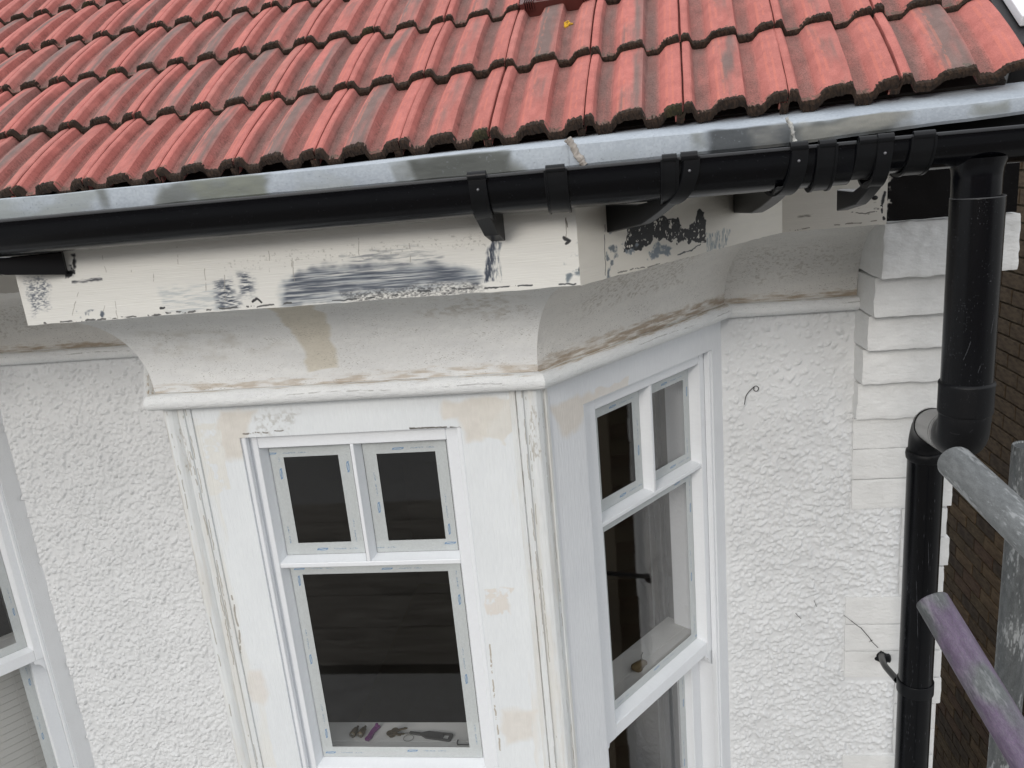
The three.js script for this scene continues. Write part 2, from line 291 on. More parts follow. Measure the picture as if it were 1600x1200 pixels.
// ------------------------------------------------------------------ bay: boards and corner posts
const P2 = (a, f) => a.map(([x, y]) => f(x, y));
const fz = (x, y) => { const p = onZ(x, y, BZ); return [p.x, p.y]; };
const cz = (x, y) => onCant(x, y, 0);
const BEIGE = [214, 209, 200];
const frontTex = paintTex({
  x0: XL - 0.02, x1: XR + 0.02, y0: 3.3, y1: 4.60, res: 900, base: [222, 226, 228], mottle: 5, grain: [60, 9], seed: 201,
  layers: [
    { poly: P2([[343, 640], [395, 640], [385, 690], [378, 720], [350, 712], [335, 690]], fz), color: BEIGE, warp: 0.014, wf: 25, vary: 9, soft: 0.008, alpha: 0.85 },
    { poly: P2([[398, 645], [470, 640], [455, 672], [400, 678]], fz), color: [168, 166, 160], warp: 0.014, cover: 0.42, streak: [160, 160], alpha: 0.6, cs: 0.22, soft: 0.012 },
    { poly: P2([[690, 628], [790, 624], [770, 665], [755, 690], [728, 692], [718, 660], [692, 655]], fz), color: BEIGE, warp: 0.014, wf: 30, vary: 8, soft: 0.008, alpha: 0.85 },
    { poly: P2([[748, 620], [815, 620], [815, 655], [790, 690], [755, 685]], fz), color: [216, 213, 205], warp: 0.015, wf: 25, alpha: 0.8 },
    { poly: P2([[385, 1048], [405, 1045], [415, 1075], [412, 1100], [392, 1098], [382, 1075]], fz), color: [217, 213, 207], warp: 0.012, wf: 20, soft: 0.008, alpha: 0.85 },
    { poly: P2([[785, 1112], [838, 1108], [836, 1155], [795, 1162], [780, 1140]], fz), color: [216, 212, 205], warp: 0.012, wf: 25, soft: 0.008, alpha: 0.85 },
    { poly: P2([[760, 920], [800, 915], [795, 960], [765, 960]], fz), color: [216, 210, 202], warp: 0.018, wf: 20, cover: 0.55, alpha: 0.8 },
    { poly: P2([[795, 660], [822, 660], [860, 1190], [838, 1200]], fz), color: [219, 216, 209], warp: 0.012, wf: 14, cover: 0.5, streak: [40, 6], alpha: 0.6, cs: 0.2 },
    { poly: P2([[285, 655], [320, 655], [430, 1200], [400, 1200]], fz), color: [218, 217, 210], warp: 0.012, wf: 14, cover: 0.45, streak: [40, 6], alpha: 0.6, cs: 0.2 },
    { poly: P2([[300, 660], [340, 655], [360, 760], [330, 770]], fz), color: [219, 219, 214], warp: 0.02, wf: 16, cover: 0.6 },
  ],
  lines: [
    { pts: P2([[640, 669], [680, 667], [718, 668]], fz), width: 0.0013, color: [70, 66, 60], gap: 0.3 },
    { pts: P2([[765, 1000], [772, 1090], [782, 1180]], fz), width: 0.0012, color: [150, 136, 118], gap: 0.48, alpha: 0.7 },
    { pts: P2([[362, 930], [372, 980], [380, 1060]], fz), width: 0.0014, color: [150, 145, 136], gap: 0.48 },
    { pts: P2([[380, 678], [420, 675], [445, 672]], fz), width: 0.001, color: [110, 104, 96], gap: 0.45 },
    { pts: P2([[833, 920], [834, 935], [836, 950]], fz), width: 0.0016, color: [96, 104, 100], gap: 0.3 },
    { pts: P2([[318, 820], [330, 880], [340, 930]], fz), width: 0.0008, color: [150, 150, 148], gap: 0.45 },
  ],
});
const cantTex = paintTex({
  x0: 0, x1: CL, y0: 3.3, y1: 4.60, res: 800, base: [222, 225, 228], mottle: 5, grain: [60, 9], seed: 231,
  layers: [
    { poly: P2([[862, 634], [930, 612], [925, 640], [905, 668], [885, 680], [870, 665]], cz), color: [215, 209, 200], warp: 0.014, wf: 25, soft: 0.008, alpha: 0.85 },
    { poly: P2([[930, 608], [985, 585], [980, 605], [932, 625]], cz), color: [219, 213, 204], warp: 0.014, wf: 25, alpha: 0.7 },
  ],
  lines: [{ pts: P2([[855, 650], [862, 800], [880, 1000]], cz), width: 0.0012, color: [140, 134, 122], gap: 0.46 }],
});
const woodBump = bumpOf(brushBump, 2, 2);
const frontMat = std({ map: frontTex, roughness: 0.55, bumpMap: woodBump, bumpScale: 0.0011 });
const cantMat = std({ map: cantTex, roughness: 0.5, bumpMap: woodBump, bumpScale: 0.0009 });
const F_OL = -0.806, F_OR = -0.329, C_OL = 0.140, C_OR = 0.668, Y_HEAD = 4.498, Y_SILL = 2.66;
const fUV = g => planarUV(g, x => (x - XL + 0.02) / (XR - XL + 0.04), (x, y) => (y - 3.3) / 1.3);
const postTex = paintTex({
  x0: 0, x1: 0.14, y0: 3.3, y1: 4.58, res: 1300, base: [221, 224, 224], mottle: 6, grain: [60, 6], seed: 261,
  layers: [{ poly: [[0, 3.3], [0.14, 3.3], [0.14, 4.58], [0, 4.58]], color: [213, 211, 205], cover: 0.45, streak: [60, 7], alpha: 0.6 }, { poly: [[0.055, 4.42], [0.075, 4.42], [0.075, 4.54], [0.055, 4.54]], color: [166, 160, 150], cover: 0.38, streak: [300, 120], warp: 0.006, alpha: 0.7, cs: 0.16 }],
  lines: [0.022, 0.037, 0.05, 0.088, 0.1].map((u, i) => ({ pts: [[u, 3.3], [u + 0.001, 3.8], [u - 0.001, 4.3], [u, 4.58]], width: 0.0008, color: [128, 120, 106], gap: 0.52 + 0.02 * (i % 3), warp: 0.0022, f: 30, alpha: 0.5 })),
});
const postMat = std({ map: postTex, roughness: 0.5, bumpMap: bumpOf(brushBump, 1, 3), bumpScale: 0.0012 });
function sweepProfile(prof, path, closed, uvFn) {                // prof: plan points [x,z] along y levels path
  const P = prof.length, pos = [], uv = [], idx = []; let acc = 0; const len = prof.map((p, i) => i ? (acc += Math.hypot(p[0] - prof[i - 1][0], p[1] - prof[i - 1][1])) : 0);
  path.forEach(y => prof.forEach((p, i) => { pos.push(p[0], y, p[1]); uv.push(...uvFn(len[i], y)); }));
  for (let j = 0; j + 1 < path.length; j++) for (let i = 0; i + 1 < P; i++) { const a = j * P + i, b = a + 1, c = a + P, d = c + 1; idx.push(a, b, d, a, d, c); }
  const g = new THREE.BufferGeometry(); g.setAttribute('position', new THREE.Float32BufferAttribute(pos, 3)); g.setAttribute('uv', new THREE.Float32BufferAttribute(uv, 2)); g.setIndex(idx);
  return toCreasedNormals(g, 0.55);
}
{
  const bay = thing('bay_surround', 'peeling white painted timber surround of the projecting bay', 'bay', [0, 0, 0]);
  const D = 0.05;
  mesh('side_board', fUV(box(XL, F_OL, 2.2, Y_BEAD + 0.02, BZ - D, BZ)), frontMat, bay);
  mesh('side_board', fUV(box(F_OR, XR, 2.2, Y_BEAD + 0.02, BZ - D, BZ)), frontMat, bay);
  mesh('head_board', fUV(box(F_OL, F_OR, Y_HEAD, Y_BEAD + 0.02, BZ - D, BZ)), frontMat, bay);
  const cant = (a, b, y0, y1, off, name) => { const g = planarUV(box(a, b, y0, y1, -D, off), x => x / CL, (x, y) => (y - 3.3) / 1.3); const m = mesh(name, g, cantMat, bay); m.position.set(XR, 0, BZ); m.rotation.y = TH; return m; };
  cant(0.0, C_OL, 2.2, Y_BEAD + 0.02, 0, 'side_board'); cant(C_OR, CL + 0.012, 2.2, Y_BEAD + 0.02, 0, 'side_board'); cant(C_OL, C_OR, Y_HEAD, Y_BEAD + 0.02, 0, 'head_board');
  // left cant, turned away from the camera
  { const g = rbox(0, Math.hypot(XL - XL2, BZ), 0.4, Y_BEAD + 0.018, -D, 0, 0.002); const m = mesh('side_board', g, whitePlain, bay); m.position.set(XL2, 0, 0); m.rotation.y = -Math.atan2(BZ, XL - XL2); }
  // below the sashes
  mesh('apron_board', rbox(XL + 0.01, XR - 0.01, 0, 2.2, BZ - D, BZ - 0.004), whitePlain, bay);
  { const m = mesh('apron_board', rbox(0.01, CL, 0, 2.2, -D, -0.004), whitePlain, bay); m.position.set(XR, 0, BZ); m.rotation.y = TH; }
  // moulded corner posts: fillet, groove, bead round the corner, groove, fillet
  const ys = []; for (let y = 0.1; y < Y_BEAD; y += 0.12) ys.push(y); ys.push(Y_BEAD + 0.005);
  const nC = [Math.sin(TH), Math.cos(TH)], tC = [Math.cos(TH), -Math.sin(TH)];
  const F = (d, o) => [XR - d, BZ + o], Cn = (d, o) => [XR + tC[0] * d + nC[0] * o, BZ + tC[1] * d + nC[1] * o];
  const prof = [F(0.056, -0.001), F(0.0555, 0.004), F(0.044, 0.0045), F(0.0425, 0.0005), F(0.0405, 0.0045), F(0.033, 0.006), F(0.0285, 0.0055), F(0.027, 0.000)];
  const cc = [XR - 0.0085, BZ - 0.0055], R = 0.0165;
  for (let a = 0; a <= 12; a++) { const an = Math.PI / 2 + 0.55 - a / 12 * (TH + 1.25); prof.push([cc[0] + Math.cos(an) * R, cc[1] + Math.sin(an) * R]); }
  prof.push(Cn(0.0195, 0.0), Cn(0.0205, 0.004), Cn(0.027, 0.004), Cn(0.0275, -0.001));
  mesh('corner_post', sweepProfile(prof, ys, false, (l, y) => [l / 0.14, (y - 3.3) / 1.28]), postMat, bay);
  const mir = prof.map(([x, z]) => [XL + XR - x, z]).reverse();
  mesh('corner_post', sweepProfile(mir, ys, false, (l, y) => [1 - l / 0.14, (y - 3.3) / 1.28]), postMat, bay);
}

// ------------------------------------------------------------------ sash windows
const sashTex = paintTex({ x0: 0, x1: 0.5, y0: 0, y1: 0.5, res: 900, base: [229, 232, 235], mottle: 3, grain: [40, 40], seed: 281 });
const sashMat = std({ map: sashTex, roughness: 0.38, bumpMap: bumpOf(plasterBump, 2, 2), bumpScale: 0.0006 });
const glassMat = phys({ color: 0xffffff, transmission: 1, thickness: 0, roughness: 0.02, ior: 1.5 });
const tapeTexs = [0, 1].map(q => dataTex(1024, 64, (i, j) => {
  const n = (fbm(i / 5, j / 5, 300 + q, 4) - 0.5) * 16 + (noise(i / 1.2, j / 1.2, 310 + q) - 0.5) * 8; let c = [208 + n, 213 + n, 213 + n];
  // faded blue print: a small flourish and a line of illegible strokes
  const P = 256, x = (i + q * 90) % P, y = j;
  const band = (Math.floor((i + q * 90) / P) % 2) ? 26 : 40;
  if (x > 30 && x < 64 && Math.abs(y - band) < 9) { const e1 = Math.abs(((x - 47) / 15) ** 2 + ((y - band) / 7) ** 2 - 0.8), e2 = Math.abs((x - 47) * 0.3 - (y - band)); if (e1 < 0.32 || e2 < 2.0) c = [mix(c[0], 96, 0.7), mix(c[1], 138, 0.7), mix(c[2], 186, 0.7)]; }
  if (x > 76 && x < 150 && Math.abs(y - band) < 4 && hash(Math.floor(x / 2), Math.floor(y / 3), 7 + q) > 0.45 && (Math.floor(x / 9) % 5 !== 3)) c = [mix(c[0], 132, 0.65), mix(c[1], 156, 0.65), mix(c[2], 182, 0.65)];
  return c;
}));
const tapeMats = tapeTexs.map(t => std({ map: t, roughness: 0.75, transparent: true, opacity: 0.76, side: THREE.DoubleSide }));
function prism(pts, len) { const s = new THREE.Shape(pts.map(p => new THREE.Vector2(...p))); return new THREE.ExtrudeGeometry(s, { depth: len, bevelEnabled: false }); }
function putty(u0, u1, v0, v1, wg, wf, b) {                       // sloped glazing putty round one pane
  const q = (a, b2, c, d) => [a, b2, c, a, c, d], out = [];
  const o = [[u0 - b, v0 - b, wf], [u1 + b, v0 - b, wf], [u1 + b, v1 + b, wf], [u0 - b, v1 + b, wf]], i = [[u0, v0, wg], [u1, v0, wg], [u1, v1, wg], [u0, v1, wg]];
  for (let k = 0; k < 4; k++) { const n = (k + 1) % 4; for (const p of q(o[k], o[n], i[n], i[k])) out.push(...p); }
  const g = new THREE.BufferGeometry(); g.setAttribute('position', new THREE.Float32BufferAttribute(out, 3)); g.computeVertexNormals();
  return planarUV(g, (x, y) => x / 0.5, (x, y) => y / 0.5);
}
const TAPE_W = 0.0285;
function sashWindow(label, ox, oz, turn, OL, OR, gL, gR, opts = {}) {
  const w = thing('sash_window', label, 'window', [ox, Y_SILL, oz], turn, 'white sash windows');
  const Y = y => y - Y_SILL, yt = Y(4.4568), y1 = Y(4.1988), y2 = Y(4.173), yb = Y(3.6573), ym = Y(3.612), head = Y(Y_HEAD);
  const WF = -0.02, WG = -0.0486, WB = -0.062, sd = opts.seed ?? 1;
  const suv = g => planarUV(g, (x, y, z) => (x + z) / 0.5, (x, y) => y / 0.5);
  // box frame lining the opening
  mesh('jamb', suv(rbox(OL - 0.022, OL + 0.001, 0, head, -0.15, -0.003)), sashMat, w);
  mesh('jamb', suv(rbox(OR - 0.001, OR + 0.022, 0, head, -0.15, -0.003)), sashMat, w);
  mesh('frame_head', suv(rbox(OL, OR, head - 0.001, head + 0.022, -0.15, -0.003)), sashMat, w);
  mesh('sill', suv(rbox(OL - 0.03, OR + 0.03, -0.06, 0.0, -0.15, 0.05)), sashMat, w);
  mesh('staff_bead', suv(rbox(OL + 0.0005, OL + 0.011, 0.001, head - 0.001, -0.0195, -0.004, 0.003)), sashMat, w); mesh('staff_bead', suv(rbox(OR - 0.011, OR - 0.0005, 0.001, head - 0.001, -0.0195, -0.004, 0.003)), sashMat, w);
  const B = 0.008, up = new THREE.Group(); up.name = 'upper_sash'; w.add(up);
  const rb = (name, a, b, c, d, p, z0 = WB, z1 = WF) => mesh(name, suv(rbox(a, b, c, d, z0, z1, 0.0025)), sashMat, p);
  rb('stile', OL + 0.001, gL - B, ym, head - 0.001, up); rb('stile', gR + B, OR - 0.001, ym, head - 0.001, up);
  rb('top_rail', gL - B, gR + B, yt + B, head - 0.001, up, WB, WF - 0.0008);
  rb('meeting_rail', gL - B, gR + B, ym, yb - B, up, WB, WF - 0.0008);
  const gm = (gL + gR) / 2, hb = 0.0125;
  const t0 = y2 + B, t1 = y1 - B;
  rb('glazing_bar', gL - B, gR + B, Math.min(t0, t1) - 0.001, Math.max(t0, t1) + 0.001, up, WB, WF - 0.0012);
  rb('glazing_bar', gm - hb + B, gm + hb - B, y1 - B, yt + B, up, WB, WF - 0.0016);
  const panes = [[gL, gm - hb, y1, yt], [gm + hb, gR, y1, yt], [gL, gR, yb, y2]];
  for (const [a, b, c, d] of panes) mesh('putty', putty(a, b, c, d, WG, WF - 0.0018, B), sashMat, up);
  // horns under the meeting rail
  const horn = (a, b, dir) => { const s = new THREE.Shape(), k = dir; s.moveTo(0, 0); s.lineTo(0.0, -0.05); s.quadraticCurveTo(0.008 * k, -0.045, 0.014 * k, -0.034); s.quadraticCurveTo(0.018 * k, -0.018, 0.034 * k, -0.013); s.lineTo(0.036 * k, -0.006); s.lineTo(0.036 * k, 0); s.closePath(); const g = new THREE.ExtrudeGeometry(s, { depth: 0.036, bevelEnabled: true, bevelSize: 0.001, bevelThickness: 0.001, bevelSegments: 1 }); g.translate(a, ym + 0.0005, WB + 0.002); mesh('horn', suv(g), sashMat, up); };
  horn(OL + 0.002, 0, 1); horn(OR - 0.002, 0, -1);
  for (const [a, b, c, d] of panes) { mesh('pane', box(a - 0.004, b + 0.004, c - 0.004, d + 0.004, WG - 0.0035, WG - 0.0005), glassMat, w); }
  // lower sash, one plane further in
  const lo = new THREE.Group(); lo.name = 'lower_sash'; w.add(lo);
  const L1 = WB - 0.006, L0 = L1 - 0.042, sw = 0.042;
  rb('stile', OL + 0.001, OL + sw, 0.001, ym + 0.03, lo, L0, L1); rb('stile', OR - sw, OR - 0.001, 0.001, ym + 0.03, lo, L0, L1);
  rb('top_rail', OL + sw, OR - sw, ym - 0.012, ym + 0.03, lo, L0, L1 - 0.001); rb('bottom_rail', OL + sw, OR - sw, 0.001, 0.075, lo, L0, L1 - 0.001);
  mesh('pane', box(OL + sw - 0.004, OR - sw + 0.004, 0.07, ym - 0.009, L1 - 0.03, L1 - 0.027), glassMat, w);
  // inner ledge behind the meeting rail
  mesh('inner_ledge', suv(rbox(OL - 0.02, OR + 0.02, yb - 0.03, yb - 0.008, -0.185, -0.112, 0.003)), std({ color: new THREE.Color().setRGB(0.55, 0.55, 0.53), roughness: 0.6 }), w);
  mesh('inner_ledge', suv(rbox(OL + 0.002, OR - 0.002, yb - 0.022, yb - 0.007, -0.112, WB - 0.001, 0.003)), std({ color: new THREE.Color().setRGB(0.55, 0.55, 0.53), roughness: 0.6 }), w);
  // masking tape round each pane
  let n = sd;
  const tape = (a, b, c, d, vert, lift) => {
    const r = rng(n * 31 + 7), off = r(), g = new THREE.PlaneGeometry(b - a, d - c).translate((a + b) / 2, (c + d) / 2, 0), L = 0.82, u0 = vert ? c : a, v0 = vert ? a : c, lw = vert ? b - a : d - c;
    planarUV(g, (x, y) => off + ((vert ? y : x) - u0) / L, (x, y) => ((vert ? x : y) - v0) / lw);
    const m = mesh('masking_tape', g, tapeMats[n % 2], w); m.position.z = WG + 0.0004 + lift; m.rotation.z = 0; n++; return m;
  };
  for (const [a, b, c, d] of panes) {
    const e = 0.001, t = () => TAPE_W * (0.9 + 0.2 * hash(n, 3, 5));
    tape(a + e, a + t(), c + e, d - e, true, 0); tape(b - t(), b - e, c + e, d - e, true, 0);
    tape(a + e, b - e, d - t() * 0.9, d - e, false, 0.0005); tape(a + e, b - e, c + e, c + t(), false, 0.0005);
  }
  if (opts.lowerTape) { const a = OL + sw, b = OR - sw; for (const [p, q2] of [[a, a + TAPE_W], [b - TAPE_W, b]]) { const m = tape(p, q2, 0.08, ym - 0.012, true, 0); m.position.z = L1 - 0.0265; } }
  return w;
}
sashWindow('white sash window taped for painting in the bay front, keys on its ledge', 0, BZ, 0, F_OL, F_OR, -0.7702, -0.3748, { seed: 1 });
sashWindow('white sash window taped for painting in the canted side of the bay', XR, BZ, TH, C_OL, C_OR, 0.2123, 0.6283, { seed: 40, lowerTape: true });
sashWindow('white sash window with pale slatted blind beyond the pebbledash wall', NXR, BZ, TH, C_OL, C_OR, 0.2123, 0.6283, { seed: 80, lowerTape: true });

// neighbouring bay to the left
{
  const nb = thing('bay_surround', 'smooth white timber surround of the neighbouring bay with the slatted blind', 'bay', [NXR, 0, BZ], TH);
  const D = 0.05, m = std({ color: new THREE.Color().setRGB(0.72, 0.74, 0.76), roughness: 0.5, bumpMap: woodBump, bumpScale: 0.0008 });
  const wavy = (a, b, y0, y1) => { const g = new THREE.BoxGeometry(b - a, y1 - y0, D, 1, 60, 1); g.translate((a + b) / 2, (y0 + y1) / 2, -D / 2); const p = g.attributes.position; for (let i = 0; i < p.count; i++) if (p.getX(i) > b - 0.001) p.setX(i, b + (fbm(p.getY(i) * 9, 2, 8, 3) - 0.5) * 0.014); g.computeVertexNormals(); return g; };
  mesh('side_board', rbox(0, C_OL, 0, 4.594, -D, 0), m, nb); mesh('side_board', wavy(C_OR, CL + 0.016, 0, 4.594), m, nb);
  mesh('head_board', rbox(C_OL, C_OR, Y_HEAD, 4.592, -D, -0.0015), m, nb); mesh('apron_board', rbox(C_OL, C_OR, 0, 2.6, -D, -0.0015), m, nb);
  { const f = mesh('front_board', rbox(-0.8, 0, 0, 4.594, -D, 0), m, nb); f.rotation.y = -TH; }
  // room behind: closed and dim
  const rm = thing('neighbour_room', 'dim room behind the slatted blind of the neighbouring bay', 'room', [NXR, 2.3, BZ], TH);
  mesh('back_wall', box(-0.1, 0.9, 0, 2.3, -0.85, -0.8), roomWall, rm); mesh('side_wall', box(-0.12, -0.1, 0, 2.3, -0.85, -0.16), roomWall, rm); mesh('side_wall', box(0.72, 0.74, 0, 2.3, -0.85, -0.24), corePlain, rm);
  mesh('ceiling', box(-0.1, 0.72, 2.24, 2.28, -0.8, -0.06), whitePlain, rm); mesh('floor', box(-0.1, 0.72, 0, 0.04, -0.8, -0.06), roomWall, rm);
  const bl = thing('venetian_blind', 'pale grey slatted blind hanging in the neighbouring window', 'blind', [NXR, 2.7, BZ], TH);
  const sm = std({ color: new THREE.Color().setRGB(0.62, 0.61, 0.57), roughness: 0.7 }), sg = new THREE.BoxGeometry(0.46, 0.0240, 0.0016); sg.rotateX(-0.1);
  for (let k = 0; k < 34; k++) { const s = mesh('slat', sg, sm, bl); s.position.set(0.405, 0.03 + k * 0.0262, -0.20); }
  for (const x of [0.22, 0.405, 0.59]) mesh('cord', box(x - 0.001, x + 0.001, 0, 0.94, -0.186, -0.184), sm, bl);
  mesh('head_rail', rbox(0.17, 0.64, 0.915, 0.95, -0.215, -0.18), sm, bl);
}

// curtain and reveal seen through the canted window
{
  const pts = [], N = 60, pos = [], idx = [], uv = [];
  for (let i = 0; i <= N; i++) { const t = i / N; pts.push([mix(0.235, 0.06, t), -0.36 + 0.022 * Math.sin(t * 34) + 0.01 * Math.sin(t * 13)]); }
  for (let j = 0; j <= 1; j++) pts.forEach(([x, z], i) => { pos.push(x, 2.15 + j * 2.4, z); uv.push(i / N, j); });
  for (let i = 0; i < N; i++) idx.push(i, i + 1, i + N + 2, i, i + N + 2, i + N + 1);
  const g = new THREE.BufferGeometry(); g.setAttribute('position', new THREE.Float32BufferAttribute(pos, 3)); g.setAttribute('uv', new THREE.Float32BufferAttribute(uv, 2)); g.setIndex(idx); g.computeVertexNormals();
  tag(mesh('curtain', g, std({ color: new THREE.Color().setRGB(0.24, 0.24, 0.235), roughness: 0.95, side: THREE.DoubleSide })), 'pale grey curtain hanging inside the canted bay window', 'curtain');
}

// small things left on the ledges
{
  const LY = 3.6505, at = (px, py, up = 0) => { const p = onY(px, py, LY + up); return p; };
  const brass = std({ color: new THREE.Color().setRGB(0.16, 0.13, 0.08), metalness: 0.7, roughness: 0.45 }), steel = std({ color: new THREE.Color().setRGB(0.22, 0.22, 0.2), metalness: 0.8, roughness: 0.4 }), dark = std({ color: new THREE.Color().setRGB(0.05, 0.05, 0.048), roughness: 0.5 }), purple = std({ color: new THREE.Color().setRGB(0.13, 0.03, 0.13), roughness: 0.45 });
  [[555, 1147], [567, 1147]].forEach(([x, y], i) => {
    const p = at(x, y), b = thing('sash_stop', ['round brass sash stop on the ledge, outer one of the pair', 'round brass sash stop on the ledge, lying against the purple clip'][i], 'sash stop', [p.x, LY, p.z], -0.15, 'brass sash stops on the ledge');
    const prof = [[0, 0], [0.0075, 0], [0.0082, 0.002], [0.0082, 0.016], [0.0066, 0.019], [0.0066, 0.024], [0.003, 0.027], [0.003, 0.034], [0, 0.034]].map(q => new THREE.Vector2(...q));
    const body = mesh('barrel', new THREE.LatheGeometry(prof, 20).rotateX(-Math.PI / 2).translate(0, 0.0083, 0.015), brass, b);
    mesh('end_ring', new THREE.TorusGeometry(0.0046, 0.0014, 8, 18).translate(0, 0.0083, 0.0155), steel, b);
  });
  {
    const p = at(574, 1158), q = at(598, 1132), d = q.clone().sub(p), L = 0.052, s = new THREE.Shape();
    s.moveTo(0, -0.004); s.lineTo(0.012, -0.0045); s.lineTo(0.03, 0.0); s.lineTo(L, -0.001); s.lineTo(L, 0.009); s.lineTo(0.028, 0.0085); s.lineTo(0.01, 0.0045); s.lineTo(0, 0.005); s.closePath();
    const k = thing('plastic_clip', 'purple plastic clip lying on the window ledge between brass stops and keys', 'clip', [p.x, LY, p.z], Math.atan2(-d.z, d.x));
    mesh('clip_body', new THREE.ExtrudeGeometry(s, { depth: 0.006, bevelEnabled: true, bevelSize: 0.0012, bevelThickness: 0.0012, bevelSegments: 2 }).rotateX(-Math.PI / 2).translate(0, 0.0015, 0), purple, k);
    mesh('clip_hinge', new THREE.CylinderGeometry(0.0042, 0.0042, 0.014, 14).translate(L - 0.004, 0.007, -0.004), purple, k);
  }
  {
    const p = at(613, 1149), k = thing('key_bunch', 'bunch of small keys on a wire ring on the window ledge', 'keys', [p.x, LY, p.z], 0.1);
    const key = new THREE.Shape(); key.absarc(0, 0, 0.0095, 0, 6.283); const kh = new THREE.Path(); kh.absarc(-0.004, 0, 0.002, 0, 6.283, true); key.holes.push(kh);
    const head = new THREE.ExtrudeGeometry(key, { depth: 0.002, bevelEnabled: false }).rotateX(-Math.PI / 2);
    const bs = new THREE.Shape(); [[0.008, -0.003], [0.03, -0.003], [0.032, 0], [0.029, 0.002], [0.026, 0.0012], [0.023, 0.003], [0.019, 0.0015], [0.015, 0.003], [0.008, 0.003]].forEach((q, i) => i ? bs.lineTo(...q) : bs.moveTo(...q)); bs.closePath();
    const blade = new THREE.ExtrudeGeometry(bs, { depth: 0.002, bevelEnabled: false }).rotateX(-Math.PI / 2);
    [[0, 0.001, 0, 0.05], [0.004, 0.0045, -0.004, 0.5], [-0.004, 0.008, 0.002, -0.35], [0.008, 0.0115, -0.002, 0.2]].forEach(([x, y, z, a]) => { const h = mesh('key', merge([head.clone(), blade.clone()]), brass, k); h.position.set(x, y, z); h.rotation.y = a; });
    const rr = at(637, 1156); const ring = mesh('wire_ring', new THREE.TorusGeometry(0.0125, 0.0008, 8, 40).rotateX(Math.PI / 2), steel, k); ring.position.set(rr.x - p.x, 0.002, rr.z - p.z); ring.scale.set(1, 1, 0.9);
    for (let i = 0; i < 3; i++) { const c = mesh('chain_link', new THREE.TorusGeometry(0.0028, 0.0008, 6, 14).rotateX(i % 2 ? 0.5 : Math.PI / 2), steel, k); c.position.set(0.036 + i * 0.0045, 0.003, -0.001); }
  }
  {
    const p = at(641, 1146), q = at(706, 1154), d = q.clone().sub(p), L = Math.hypot(d.x, d.z), s = new THREE.Shape();
    s.moveTo(0, 0.003); s.lineTo(L * 0.28, 0.004); s.lineTo(L * 0.42, 0.0115); s.lineTo(L * 0.95, 0.0125); s.quadraticCurveTo(L, 0.012, L, 0.008); s.lineTo(L, -0.008); s.quadraticCurveTo(L, -0.012, L * 0.95, -0.0125); s.lineTo(L * 0.42, -0.0115); s.lineTo(L * 0.28, -0.004); s.lineTo(0, -0.003); s.closePath();
    const h = new THREE.Path(); h.moveTo(L * 0.8, -0.008); h.lineTo(L * 0.8, 0.0075); h.lineTo(L * 0.93, 0.008); h.lineTo(L * 0.93, -0.008); h.closePath(); s.holes.push(h);
    const k = thing('key_fob', 'flat dark key fob with a square slot on the window ledge', 'key fob', [p.x, LY, p.z], Math.atan2(-d.z, d.x));
    mesh('fob_plate', new THREE.ExtrudeGeometry(s, { depth: 0.003, bevelEnabled: true, bevelSize: 0.0008, bevelThickness: 0.0008, bevelSegments: 2 }).rotateX(-Math.PI / 2).translate(0, 0.001, 0), dark, k);
  }
  {
    const p = at(714, 1164), k = thing('hex_key', 'thin bent steel hex key on the window ledge beside the fob', 'hex key', [p.x, LY, p.z]);
    const c = new THREE.CatmullRomCurve3([[0, 0.002, -0.016], [0, 0.002, -0.004], [0.002, 0.002, 0], [0.012, 0.002, 0.0005], [0.03, 0.002, 0.001]].map(q => new THREE.Vector3(...q)));
    mesh('shank', new THREE.TubeGeometry(c, 24, 0.0015, 6), dark, k);
  }
  {
    const p = at(1000, 1046), k = thing('dried_leaf', 'crumpled brown dried leaf on the ledge of the canted window', 'leaf', [p.x, LY, p.z], 0.6);
    const g = new THREE.SphereGeometry(0.02, 18, 12); g.scale(1.1, 0.55, 0.7); const m = mesh('crumpled_blade', roughen(g, 0.008, 60, 31).translate(0, 0.011, 0), std({ color: new THREE.Color().setRGB(0.10, 0.07, 0.03), roughness: 0.8 }), k);
    mesh('stalk', new THREE.TubeGeometry(new THREE.CatmullRomCurve3([[0.002, 0.015, 0], [0.006, 0.03, 0.002], [0.004, 0.042, 0.004], [0.01, 0.052, 0.004]].map(q => new THREE.Vector3(...q))), 16, 0.0012, 6), dark, k);
  }
}

